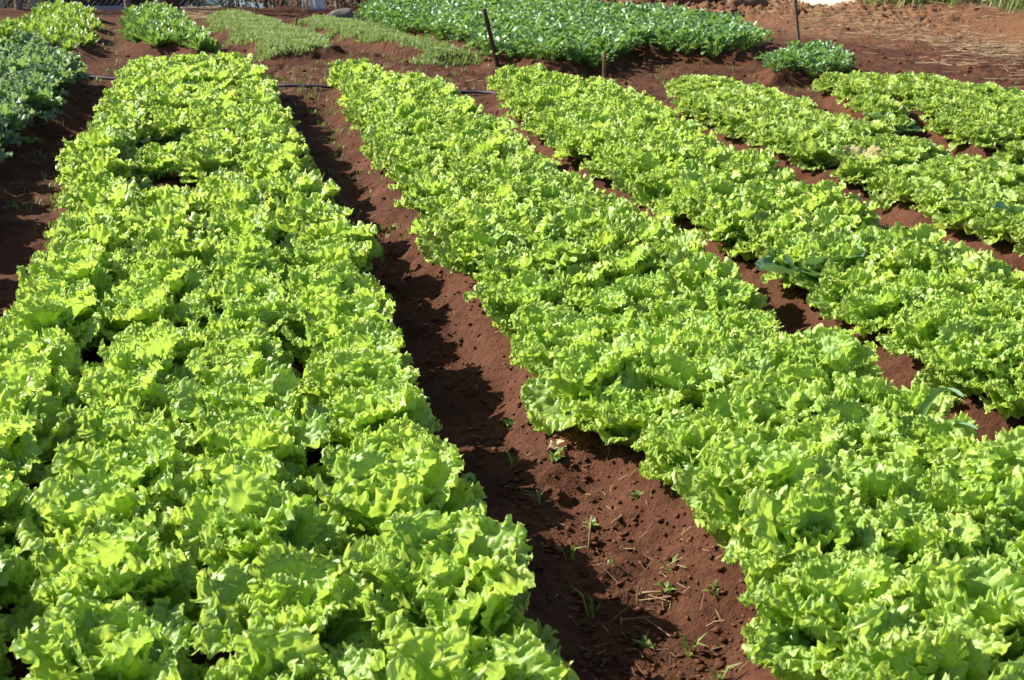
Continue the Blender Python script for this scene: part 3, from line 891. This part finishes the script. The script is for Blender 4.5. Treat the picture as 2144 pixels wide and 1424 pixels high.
# loose soil crumbs
OCT = np.array([[1, 0, 0], [-1, 0, 0], [0, 1, 0], [0, -1, 0], [0, 0, 1], [0, 0, -1], [.6, .6, .5], [-.6, .6, .5], [-.6, -.6, .5], [.6, -.6, .5]], float)
OT = [[0, 6, 9], [9, 6, 4], [6, 2, 7], [6, 7, 4], [7, 1, 8], [7, 8, 4], [8, 3, 9], [8, 9, 4], [0, 2, 6], [2, 1, 7], [1, 3, 8], [3, 0, 9], [0, 5, 2], [2, 5, 1], [1, 5, 3], [3, 5, 0]]
def crumb(J, x, y, r, g):
    V = OCT * g.uniform(.45, 1.4, (10, 1)) * r * np.array([1.2, .8, .65])
    a = g.uniform(0, 6.28); ca, sa = math.cos(a), math.sin(a)
    V = V @ np.array([[ca, -sa, 0], [sa, ca, 0], [0, 0, 1]]).T
    J.add(V + np.array([x, y, gz(x, y) + r * 0.25]), None, OT)
J = Joiner()
for i in range(6500):
    py = 1424 - 1230 * g.uniform() ** 1.3
    pxc = np.interp(py, [190, 600, 1000, 1424], [650, 890, 1180, 1480]); hw = np.interp(py, [190, 600, 1000, 1424], [45, 85, 150, 240])
    x, y = at(pxc + g.uniform(-1, 1) * hw, py, 0.03)
    crumb(J, x, y, 0.0015 + 0.010 * g.uniform() ** 7, g)
for i in range(900):
    px = g.uniform(1060, 2144); py = np.interp(px, [1060, 1410, 1560, 1700, 1900, 2144], [225, 440, 530, 620, 765, 890]) + g.normal() * 22
    x, y = at(px, py, 0.03)
    crumb(J, x, y, 0.003 + 0.013 * g.uniform() ** 4, g)
for i in range(1500):
    x, y = at(g.uniform(150, 2144), np.interp(g.uniform(), [0, 1], [60, 240]), 0.03)
    crumb(J, x, y, 0.006 + 0.022 * g.uniform() ** 4, g)
tag(link('soil_crumbs', J.build('soil_crumbs', M_CRUMB, False)), 'loose crumbs and clods of red-brown soil', kind='stuff')
J = Joiner()
for i in range(2600):
    px = 1230 + 330 * g.uniform() ** 1.2
    x, y = at(px, g.uniform(-12, 45), 0.1)
    crumb(J, x, y, 0.008 + 0.045 * g.uniform() ** 3, g)
tag(link('dry_clods', J.build('dry_clods', M_CLOD, False)), 'heap of pale dry soil clods behind the large spinach bed', kind='stuff')

# grass along the top of the bank
J = Joiner()
for i in range(620):
    px = g.choice([g.normal() * 65 + 1950, g.uniform(2085, 2330), g.normal() * 30 + 1880])
    x, y = at(px, np.interp(px, [1600, 1850, 2040, 2144, 2300], [0, 9, 12, 24, 34]) + g.normal() * 3, 0.2)
    y += g.uniform(0, 0.4)
    blades(J, x, y, gz(x, y), 4, g, 0.08, 0.32, 0.007, 0.05, 1.1)
tag(link('ridge_grass', J.build('ridge_grass', M_RIDGE, False)), 'bright green grass growing along the top of the bare bank', kind='stuff')

# ------------------------------------------------------------------ weeds and odd plants that stand out
def weed(name, px, py, label, n=5, h=(0.05, 0.11), w=0.005, lean=0.9, mat=None, cat='weed', group=None, seed=0, z=0.04):
    g2 = np.random.default_rng(seed + int(px) * 7 + int(py))
    x, y = at(px, py, z)
    J = Joiner()
    blades(J, 0, 0, 0, n, g2, h[0] * .62, h[1] * .68, w * .7, 0.006, lean)
    o = link(name, J.build(name, mat or M_WEED, False))
    o.location = (x, y, gz(x, y))
    return tag(o, label, cat, group)
W_ = [(1080, 950, 'green grassy weed rising beside the tan dead leaf', 5, (0.05, 0.12)),
      (1165, 965, 'small leafy weed on the soil just past the tan dead leaf', 5, (0.04, 0.09)),
      (1190, 1140, 'tall single-bladed grass weed standing in the aisle', 3, (0.08, 0.15)),
      (1130, 1030, 'flat grassy weed in the aisle shade below the tan dead leaf', 5, (0.05, 0.11)),
      (1235, 1075, 'low pale weed at the sunlit tip of the aisle shade', 6, (0.03, 0.06)),
      (1260, 940, 'tiny weed close under the step in the right lettuce bed', 4, (0.02, 0.05)),
      (1405, 1195, 'small upright weed on open soil above the scattered straw', 5, (0.03, 0.07)),
      (1400, 1220, 'small clumped weed just above the scattered straw', 5, (0.03, 0.06)),
      (1355, 1320, 'small pointed weed in straw at the bottom of the aisle', 4, (0.03, 0.07)),
      (1445, 1330, 'wide spreading grey-green grass tuft at the bottom of the aisle', 9, (0.06, 0.12)),
      (1510, 1400, 'thin pale grass weed at the bottom edge of the aisle', 4, (0.05, 0.12)),
      (1495, 1255, 'tiny yellow-green weed on the sunny soil near the dropped leaf', 4, (0.03, 0.05)),
      (1420, 1080, 'dark grass weed under the edge of the right lettuce bed', 5, (0.04, 0.08)),
      (1335, 1055, 'faint weed sprig on the soil bank of the right bed', 4, (0.02, 0.05)),
      (1240, 1255, 'long arching grass blade lying across the aisle shade', 3, (0.10, 0.18)),
      (1285, 1165, 'little weed at the ragged shade edge near the tall blade', 4, (0.02, 0.05)),
      (800, 540, 'arching pale grass tuft at the aisle edge of the wide bed', 6, (0.10, 0.20)),
      (1190, 905, 'small weed under the corner of the stepped lettuce row', 4, (0.03, 0.06)),
      (690, 262, 'pale tuft of dry grass near the far end of the aisle', 8, (0.05, 0.12)),
      (715, 300, 'grass tuft below the dry tuft near the far aisle end', 8, (0.04, 0.10)),
      (820, 460, 'low weed on the soil bank halfway down the aisle', 5, (0.04, 0.08)),
      (65, 270, 'grass tuft in the shaded path beside the frilly greens', 6, (0.06, 0.14)),
      (110, 310, 'low weed clump in the shaded path', 9, (0.03, 0.08)),
      (30, 430, 'upright weed in the shaded path at the left edge', 6, (0.06, 0.12)),
      (110, 425, 'sunlit grass tuft against the wide bed at its left side', 8, (0.05, 0.12)),
      (1550, 250, 'small tuft in the soil strip beside the fourth bed', 5, (0.04, 0.08)),
      (1715, 690, 'curly pale grass weed in the soil strip below the cabbage-like plant', 6, (0.05, 0.10)),
      (1905, 755, 'small grass weed in the soil strip beside the third bed', 4, (0.05, 0.10)),
      (2080, 835, 'pale thin weed at the front edge of the third bed', 4, (0.05, 0.09)),
      (1070, 880, 'thin weed on the soil bank left of the stepped row', 4, (0.03, 0.07)),
      (1080, 760, 'weed sprig at the foot of the bed right of the aisle', 4, (0.03, 0.07))]
for k, (px, py, lab, n, h) in enumerate(W_):
    if 'grass' in lab or 'blade' in lab or k % 3 == 0: weed('weed', px, py, lab, n, (h[0] * .85, h[1] * .85))
    else: weed('weed', px, py, lab, n + 4, (h[0] * .8, h[1] * .7), 0.010, 1.3)

def strap_plant():
    """long blue-green strap leaf arching over the bed edge"""
    x, y = at(1905, 870, 0.2)
    o = empty('strap_leaved_weed', (x, y, gz(x, y)))
    x1, y1 = at(2000, 785, 0.42)
    az = math.atan2(y1 - y, x1 - x) - math.pi / 2
    for k, (L, el, da, b) in enumerate(((0.52, 68, 0, -1.15), (0.34, 64, 0.25, -1.1), (0.22, 60, -1.9, -1.0))):
        me = leaf_mesh('strap_leaf', M_GLAUC, L=L, W=0.024, rings=4, segs=40, frill=0.001, waves=2, bend=b, cup=0.006, seed=70 + k, centre=0.45, blister=0.0, basepow=1.0, rib=0.002)
        lf = link('leaf', me, o)
        lf.matrix_local = leaf_matrix(az + da, R(el), 0.1 * k, 1.0, 0.02)
    return tag(o, 'long blue-green strap-leaved weed arching over the bed right of the aisle', 'weed')
strap_plant()

def cabbage_plant(px, py, label, n, s, name='cabbage_plant'):
    x, y = at(px, py, 0.10)
    o = empty(name, (x, y, gz(x, y)), 0, s)
    g2 = np.random.default_rng(int(px))
    for k in range(n):
        me = leaf_mesh('cabbage_leaf', M_GLAUC, L=0.17, W=0.14, rings=7, segs=44, frill=0.004, waves=3, bend=-0.5, cup=0.028, seed=80 + k + int(px), centre=0.5, blister=0.001, basepow=1.2, rib=0.005)
        lf = link('leaf', me, o)
        lf.matrix_local = leaf_matrix(k * 6.28 / n + g2.normal() * .2 + 2.6, R(g2.uniform(25, 60)), g2.normal() * .2, g2.uniform(.8, 1.1), 0.03)
    return tag(o, label, 'cabbage')
cabbage_plant(1692, 602, 'broad-leaved blue-green cabbage-like plant in the strip between second and third beds', 6, 1.35)
cabbage_plant(2135, 480, 'blue-green cabbage-like plant at the right edge before the fourth bed', 5, 0.9)
cabbage_plant(1880, 262, 'grey-green leafy weed clump at the corner of the fourth bed', 8, 0.85, 'leafy_weed')
cabbage_plant(1845, 255, 'thin grey-green weed clump beside the larger one at the fourth bed', 6, 0.7, 'leafy_weed')

def wilted():
    x, y = at(1800, 350, 0.12)
    o = empty('wilted_lettuce', (x, y, gz(x, y)))
    g2 = np.random.default_rng(5)
    for k in range(11):
        me = leaf_mesh('wilted_leaf', M_WILT if k % 3 else M_BUTTER, L=0.16, W=0.12, rings=6, segs=40, frill=0.012, waves=7, bend=-0.8, cup=0.02, seed=400 + k)
        lf = link('leaf', me, o)
        lf.matrix_local = leaf_matrix(k * GOLD, R(20 + 4.5 * k), g2.normal() * .3, g2.uniform(.8, 1.1), 0.015)
    return tag(o, 'wilted lettuce with dead cream and brown leaves at the edge of the fourth bed', 'lettuce')
wilted()

def flat_leaf(name, px, py, label, mat, L, W, az, el, cat, z=0.03, lobes=0.06, frill=0.006, bend=0.25, lift=0.01):
    x, y = at(px, py, z)
    me = leaf_mesh(name, mat, L=L, W=W, rings=7, segs=56, frill=frill, waves=6, bend=bend, cup=0.01, seed=int(px), lobes=lobes)
    o = link(name, me)
    o.location = (x, y, gz(x, y) + lift)
    o.rotation_euler = (R(el), 0, az)
    return tag(o, label, cat)
flat_leaf('dead_leaf', 1140, 958, 'tan dried leaf lying on the soil of the aisle', M_TAN, 0.10, 0.045, -1.45, 8, 'leaf', lobes=0.12)
flat_leaf('fallen_leaf', 1560, 1165, 'single pale lettuce leaf drooping onto the soil at the bed edge', M_CURLY, 0.12, 0.11, 2.5, -22, 'leaf', z=0.08, lift=0.075)

# ------------------------------------------------------------------ stakes, rod, pipe
def stake(name, px, py, tx, ty, dist_same, w, t, mat, label, cat='stake', sides=4, rough=0.06, z0=0.03, seed=1, cut=None):
    """a stick from its foot (photo point on the ground) to its top at the same distance"""
    g2 = np.random.default_rng(seed)
    x, y = at(px, py, z0)
    _, _, zc = proj(x, y, z0)
    h = (py - ty) * zc / F_PX / CP
    lx = (tx - px) * zc / F_PX
    J = Joiner()
    n = 7
    P = []
    for i in range(n):
        tt = -0.12 + 1.12 * i / (n - 1)
        c = np.array([lx * tt, 0.02 * math.sin(3 * tt), h * tt])
        for k in range(sides):
            a = 2 * math.pi * (k + .5) / sides
            f = 1 + g2.normal() * rough
            P.append(c + np.array([math.cos(a) * w * .707 * f, math.sin(a) * t * .707 * f, 0]))
    P.append(np.array([lx, 0, h + 0.004]))
    Qs = [[i * sides + k, i * sides + (k + 1) % sides, (i + 1) * sides + (k + 1) % sides, (i + 1) * sides + k] for i in range(n - 1) for k in range(sides)]
    Ts = [[(n - 1) * sides + k, (n - 1) * sides + (k + 1) % sides, n * sides] for k in range(sides)]
    J.add(P, Qs, Ts)
    me = J.build(name, mat, sides > 5)
    if cut:
        me.materials.append(cut)
        for p in me.polygons:
            if len(p.vertices) == 3: p.material_index = 1
    o = link(name, me)
    o.location = (x, y, gz(x, y) if False else z0)
    return tag(o, label, cat)
stake('wooden_stake', 1041, 134, 1014, 27, True, 0.040, 0.035, M_WOOD_DARK, 'dark weathered wooden stake leaning left before the spinach bed', cut=M_WOOD_TAN)
stake('wooden_stake', 1264, 186, 1265, 113, True, 0.026, 0.024, M_WOOD_TAN, 'short light-tan upright wooden stake behind the third bed', seed=2)
stake('wooden_stake', 618, 58, 622, 38, True, 0.028, 0.03, M_WOOD_PINK, 'small orange-brown stake stub between the two seedling beds', seed=3)
stake('metal_rod', 1674, 98, 1652, -40, True, 0.020, 0.020, M_ROD, 'thin rusty rod leaning left behind the small dark leafy patch', 'rod', 8, 0.02, seed=4)

def tube(J, pts, r, sides=10):
    pts = [np.asarray(p, float) for p in pts]
    P = []
    for i, p in enumerate(pts):
        d = pts[min(i + 1, len(pts) - 1)] - pts[max(i - 1, 0)]
        d /= np.linalg.norm(d)
        a = np.cross(d, [0, 0, 1.0]); a /= np.linalg.norm(a); b = np.cross(a, d)
        for k in range(sides):
            an = 2 * math.pi * k / sides
            P.append(p + r * (math.cos(an) * a + math.sin(an) * b))
    Qs = [[i * sides + k, i * sides + (k + 1) % sides, (i + 1) * sides + (k + 1) % sides, (i + 1) * sides + k] for i in range(len(pts) - 1) for k in range(sides)]
    n0, n1 = len(P), len(P) + 1
    P += [pts[0], pts[-1]]
    last = (len(pts) - 1) * sides
    Ts = [[n0, (k + 1) % sides, k] for k in range(sides)] + [[n1, last + k, last + (k + 1) % sides] for k in range(sides)]
    J.add(P, Qs, Ts)
pp = []
key = [(20, 150), (180, 155), (240, 158), (400, 166), (595, 178), (680, 180), (860, 190), (1005, 196), (1036, 199), (1090, 204)]
for px in np.arange(20, 1090, 12):
    py = np.interp(px, [k[0] for k in key], [k[1] for k in key])
    x, y = at(px, py, 0.03)
    pp.append([x, y, gz(x, y)])
pp = np.array(pp)
pp[:, 2] = np.convolve(np.pad(pp[:, 2], 4, 'edge'), np.ones(9) / 9, 'valid') + 0.022
J = Joiner(); tube(J, pp, 0.0125)
tag(link('water_pipe', J.build('water_pipe', M_PIPE)), 'dark blue-black irrigation pipe lying across the far ends of the lettuce beds', 'pipe')

for px, py, L, a, lab in ((70, 285, 0.22, 0.8, 'thin brown dry stick lying in the shaded path'),
                          (1345, 1222, 0.10, -0.35, 'pale curved stalk of straw lying at the aisle bottom'),
                          (1232, 1132, 0.06, 1.4, 'short reddish twig standing beside the tall grass blade')):
    x, y = at(px, py, 0.03)
    z = gz(x, y) + 0.008
    J = Joiner()
    d = np.array([math.cos(a), math.sin(a), 0.05 if a < 1 else 0.9])
    tube(J, [np.array([x, y, z]) + d * L * t + np.array([0, 0, 0.008 * math.sin(3 * t)]) for t in np.linspace(0, 1, 6)], 0.0022, 6)
    tag(link('dry_twig', J.build('dry_twig', M_STRAW)), lab, 'twig')

# ------------------------------------------------------------------ beyond the field: fence, posts, car, bushes, walls
def box(J, x0, x1, y0, y1, z0, z1):
    V = [[x, y, z] for z in (z0, z1) for y in (y0, y1) for x in (x0, x1)]
    J.add(V, [[0, 2, 3, 1], [4, 5, 7, 6], [0, 1, 5, 4], [2, 6, 7, 3], [0, 4, 6, 2], [1, 3, 7, 5]])

def fx(px, zc=17.9): return (px - 1072) * zc / F_PX
fx0, fx1 = fx(-260), fx(1130)
fr = empty('chain_link_fence', ((fx0 + fx1) / 2, FENCE_Y, 0))
def local(o, name, me):
    c = link(name, me, o)
    c.matrix_parent_inverse = Matrix.Translation(-Vector(o.location))
    return c
J = Joiner()
H0, H1, sp = 0.05, 1.6, 0.075
hh = H1 - H0
n = int((fx1 - fx0 + hh) / sp)
for i in range(n):
    for sgn in (1, -1):
        xa = fx0 - hh + i * sp if sgn > 0 else fx0 + i * sp
        xb = xa + sgn * 0 + (hh if sgn > 0 else -hh)
        za, zb = H0, H1
        if sgn < 0: xb = xa - hh
        # clip to the fence
        def clip(xa, za, xb, zb):
            for lim, keep in ((fx0, 1), (fx1, -1)):
                if (xa - lim) * keep < 0 and (xb - lim) * keep < 0: return None
                if (xa - lim) * keep < 0:
                    t = (lim - xa) / (xb - xa); xa, za = lim, za + (zb - za) * t
                elif (xb - lim) * keep < 0:
                    t = (lim - xa) / (xb - xa); xb, zb = lim, za + (zb - za) * t
            return xa, za, xb, zb
        c = clip(xa, za, xb, zb)
        if c is None: continue
        yy = FENCE_Y + 0.003 * sgn
        tube(J, [[c[0], yy, c[1]], [c[2], yy, c[3]]], 0.0022, 3)
local(fr, 'wire_mesh', J.build('wire_mesh', M_WIRE))
for px, w, mat, hgt in ((268, 0.10, M_WOOD_GREY, 1.7), (482, 0.11, M_WOOD_GREY, 1.75), (707, 0.06, M_WOOD_GREY, 1.75), (930, 0.09, M_WOOD_GREY, 1.7), (40, 0.10, M_WOOD_GREY, 1.7)):
    J = Joiner()
    g2 = np.random.default_rng(px)
    x = fx(px)
    tube(J, [[x + g2.normal() * .008, FENCE_Y + 0.07, z] for z in np.linspace(-0.25, hgt, 7)], w / 2, 9)
    local(fr, 'fence_post', J.build('fence_post', mat))
tag(fr, 'chain-link fence on rough wooden posts behind the seedling beds', 'fence')

for px, w, mat, lab, sd in ((351, 0.075, M_WOOD_PINK, 'pinkish sunlit round post beside the dark brown one at the fence', 1),
                            (371, 0.15, M_WOOD_DARK, 'thick dark brown stump-like post beside the pinkish post', 2)):
    J = Joiner()
    x = fx(px); g2 = np.random.default_rng(sd)
    tube(J, [[x + g2.normal() * .004, FENCE_Y - 0.12, z] for z in np.linspace(-0.1, 0.9, 6)], w / 2, 12)
    tag(link('timber_post', J.build('timber_post', mat)), lab, 'post')
for px, w, h, lab in ((639, 0.022, 0.24, 'taller of two short white sticks standing at the fence foot'), (645.5, 0.018, 0.2, 'shorter of two short white sticks standing at the fence foot')):
    J = Joiner(); x = fx(px)
    tube(J, [[x, FENCE_Y - 0.1, -0.05], [x - 0.012, FENCE_Y - 0.1, h]], w / 2, 8)
    tag(link('white_stick', J.build('white_stick', M_WHITEP)), lab, 'stick')
# cloth draped on the fence
nu, nv = 14, 16
V = []
for j in range(nv):
    for i in range(nu):
        u, v = i / (nu - 1), j / (nv - 1)
        ww = 0.035 + 0.07 * (1 - v)
        V.append([fx(669) + (u - .5) * 2 * ww - 0.05 * v, FENCE_Y - 0.05 + 0.022 * math.sin(u * 11 + v * 3) - 0.05 * (1 - v), 0.0 + 0.75 * v])
Qs = [[j * nu + i, j * nu + i + 1, (j + 1) * nu + i + 1, (j + 1) * nu + i] for j in range(nv - 1) for i in range(nu - 1)]
o = link('white_cloth', mesh_from('white_cloth', V, Qs, None, M_CLOTH, True))
sol = o.modifiers.new('thickness', 'SOLIDIFY'); sol.thickness = 0.004
tag(o, 'white sheet hanging down the fence behind the seedlings', 'cloth')

def bush(name, x, y, z, w, h, n, mat, label, seed, leaf=0.05, cat='bush'):
    g2 = np.random.default_rng(seed)
    o = empty(name, (x, y, z))
    J = Joiner()
    for i in range(9):
        a = g2.uniform(0, 6.28); r = g2.uniform(.2, .7) * w / 2
        tube(J, [[0.03 * math.cos(a), 0.03 * math.sin(a), -0.05], [r * .5 * math.cos(a), r * .5 * math.sin(a), h * .4], [r * math.cos(a), r * math.sin(a), h * g2.uniform(.6, .95)]], 0.012, 5)
    link('trunk', J.build('trunk', M_WOOD_DARK), o)
    J = Joiner()
    cl = [(g2.normal() * w * .22, g2.normal() * w * .22, g2.uniform(.1, .9) * h, g2.uniform(.10, .2) * w) for _ in range(26)]
    for i in range(n):
        c = cl[g2.integers(len(cl))]
        p = np.array(c[:3]) + g2.normal(size=3) * c[3] * np.array([1, 1, .8])
        if p[2] < 0.0: p[2] = abs(p[2]) * .5
        d = g2.normal(size=3); d /= np.linalg.norm(d)
        s = np.cross(d, g2.normal(size=3)); s /= np.linalg.norm(s)
        L = leaf * g2.uniform(.6, 1.3)
        J.add([p, p + d * L * .5 + s * L * .25, p + d * L, p + d * L * .5 - s * L * .25], [[0, 1, 2, 3]], None, [0, .5, 1, .5], g2.uniform(0, 1))
    link('crown', J.build('crown', mat, False), o)
    return tag(o, label, cat)
bush('bush', fx(575, 19), 19.2, -0.5, 2.0, 2.6, 5200, M_BUSH, 'dark dense bush behind the fence between the car and white sheet', 1)
bush('bush', fx(500, 20), 20.3, -0.9, 1.5, 2.6, 3000, M_BUSH, 'dark bush right behind the parked car', 2)
bush('bush', fx(650, 20), 20.0, -0.7, 1.2, 2.2, 2600, M_BUSH, 'dark bush directly behind the white sheet', 3)
bush('bush', fx(745, 19), 19.0, -0.3, 1.5, 1.8, 3000, M_DRYBUSH, 'olive-brown dry bush behind the fence beside the spinach bed', 4, 0.06)
bush('bush', fx(30, 19), 19.3, -0.6, 1.8, 2.2, 3400, M_DRYBUSH, 'brownish dry bush behind the fence in the top left corner', 5, 0.06)

def rock(name, px, py, r, label, seed, mat, z=0.06, flat=0.6):
    g2 = np.random.default_rng(seed)
    x, y = at(px, py, z)
    V, Qs = [], []
    nu, nv = 22, 12
    ph = g2.uniform(0, 6, 8)
    for j in range(nv + 1):
        b = math.pi * j / nv - math.pi / 2
        for i in range(nu):
            a = 2 * math.pi * i / nu
            d = np.array([math.cos(b) * math.cos(a), math.cos(b) * math.sin(a), math.sin(b)])
            k = 1 + 0.16 * math.sin(3 * d[0] + ph[0]) * math.sin(3.4 * d[1] + ph[1]) + 0.1 * math.sin(7 * d[0] + ph[2]) * math.sin(6 * d[2] + ph[3]) + 0.05 * math.sin(13 * d[1] + ph[4] + 5 * d[0])
            V.append(d * r * k * np.array([1.25, 0.9, flat]))
    for j in range(nv):
        for i in range(nu):
            Qs.append([j * nu + i, j * nu + (i + 1) % nu, (j + 1) * nu + (i + 1) % nu, (j + 1) * nu + i])
    o = link(name, mesh_from(name, V, Qs, None, mat, True))
    o.location = (x, y, gz(x, y) + r * flat * 0.35)
    return tag(o, label, 'rock')
rock('boulder', 716, 30, 0.17, 'grey-brown rounded boulder at the fence foot left of the spinach', 3, M_ROCK)
rock('soil_clod', 1565, 10, 0.22, 'large rough brown clod beside the dark hollow on the bank', 5, M_CLOD, 0.15)
rock('soil_clod', 1455, 4, 0.24, 'rough brown clod left of the dark hollow on the bank', 6, M_CLOD, 0.15)
rock('soil_clod', 1510, -14, 0.34, 'big dark clod overhanging the hollow at the picture top', 7, M_CLOD, 0.15)

J = Joiner()
box(J, 3.5, 14, 16.9, 24.0, -0.2, 0.225)
tag(link('pavement', J.build('pavement', M_CREAM, False)), 'pale sunlit pavement beyond the grassy bank top', kind='structure')
# road below, beyond the fence
J = Joiner()
box(J, -60, 0.4, 20.3, 27, -1.3, -1.06)
tag(link('road', J.build('road', M_ROAD, False)), 'grey road surface lying lower beyond the fence', kind='structure')

def wall(name, x0, x1, y, z0, z1, mat, label, panels=0):
    o = empty(name, ((x0 + x1) / 2, y, z0))
    J = Joiner(); box(J, x0, x1, y, y + 0.18, z0 - 0.2, z1)
    local(o, 'wall_body', J.build('wall_body', mat, False)).matrix_parent_inverse = Matrix.Translation(-Vector(o.location))
    J = Joiner(); box(J, x0 - 0.03, x1 + 0.03, y - 0.03, y + 0.21, z1, z1 + 0.07)
    local(o, 'coping', J.build('coping', mat, False))
    for k in range(panels):
        xx = x0 + (x1 - x0) * (k + 0.5) / panels
        J = Joiner(); box(J, xx - 0.03, xx + 0.03, y - 0.035, y - 0.002, z0 - 0.2, z1 - 0.004)
        local(o, 'pillar_strip', J.build('pillar_strip', M_WOOD_GREY, False))
    return tag(o, label, 'wall')
wall('garden_wall', fx(1120, 19.5), fx(1238, 19.5), 19.9, -0.3, 2.0, M_PLASTER, 'pinkish white wall end with grey strips behind the spinach bed', 3)
wall('boundary_wall', fx(1480, 24), fx(2700, 24), 24.5, -0.4, 2.2, M_CREAM, 'cream sunlit boundary wall beyond the grassy bank top')
wall('roadside_wall', -14, fx(330, 28), 28.2, -1.2, 1.8, M_PLASTER, 'pale grey wall across the road behind the corner bed')

def car():
    o = empty('parked_car', (fx(400, 21.2), 21.6, -1.06))
    def prof(pts, y0, y1, name, mat, par=o, smooth=False):
        n = len(pts)
        V = [[p[0], y0, p[1]] for p in pts] + [[p[0], y1, p[1]] for p in pts]
        me = bpy.data.meshes.new(name)
        me.from_pydata(V, [], [list(range(n)), list(range(2 * n - 1, n - 1, -1))] + [[(i + 1) % n, i, n + i, n + (i + 1) % n] for i in range(n)])
        me.materials.append(mat)
        ob = link(name, me, par)
        bv = ob.modifiers.new('soft_edges', 'BEVEL'); bv.width = 0.05 if name == 'body' else 0.01; bv.segments = 3
        return ob
    prof([(-1.95, .32), (-1.95, .62), (-1.9, .86), (-1.0, .93), (0.9, .93), (1.7, .80), (1.95, .62), (1.97, .32)], -0.82, 0.82, 'body', M_CARP)
    # cabin: pillars, roof and windows
    prof([(-1.55, 1.36), (-1.3, 1.46), (-0.2, 1.47), (0.1, 1.40), (0.05, 1.37), (-1.45, 1.34)], -0.68, 0.68, 'roof', M_CARP)
    for y0, y1 in ((-0.74, -0.69), (0.69, 0.74)):
        prof([(0.88, .92), (0.98, .92), (0.12, 1.41), (0.02, 1.41)], y0, y1, 'pillar', M_CARP)
        prof([(-0.35, .92), (-0.27, .92), (-0.31, 1.40), (-0.39, 1.40)], y0, y1, 'pillar', M_CARP)
        prof([(-1.80, .92), (-1.60, .92), (-1.40, 1.40), (-1.55, 1.38)], y0, y1, 'pillar', M_CARP)
        s_ = 0.012 if y0 < 0 else -0.012
        prof([(-0.26, .925), (0.86, .925), (0.02, 1.385), (-0.29, 1.385)], y0 + s_, y1 + s_, 'side_window', M_GLASS)
        prof([(-1.58, .925), (-0.36, .925), (-0.39, 1.385), (-1.40, 1.375)], y0 + s_, y1 + s_, 'side_window', M_GLASS)
    prof([(0.90, .93), (0.95, .93), (0.10, 1.40), (0.05, 1.40)], -0.67, 0.67, 'windscreen', M_GLASS)
    prof([(-1.78, .93), (-1.73, .93), (-1.48, 1.37), (-1.53, 1.37)], -0.67, 0.67, 'rear_window', M_GLASS)
    for y0 in (-0.55, 0.55):
        prof([(1.93, .55), (1.985, .55), (1.965, .70), (1.88, .72)], y0 - .18, y0 + .18, 'headlight', M_LAMP)
    for xx in (-1.25, 1.3):
        for yy in (-0.80, 0.80):
            J = Joiner(); tube(J, [[xx, yy - .1, .31], [xx, yy + .1, .31]], 0.31, 24)
            t = link('wheel', J.build('wheel', M_TYRE), o)
            J = Joiner(); tube(J, [[xx, yy - .11, .31], [xx, yy + .11, .31]], 0.19, 16)
            link('rim', J.build('rim', M_RIM), t)
    tag(o, 'silver-blue car with dark windows parked beyond the fence', 'car')
    o.location.x = fx(462, 21.0) - 0.92
car()
print('COUNTS', stats, 'objects', len(bpy.data.objects))
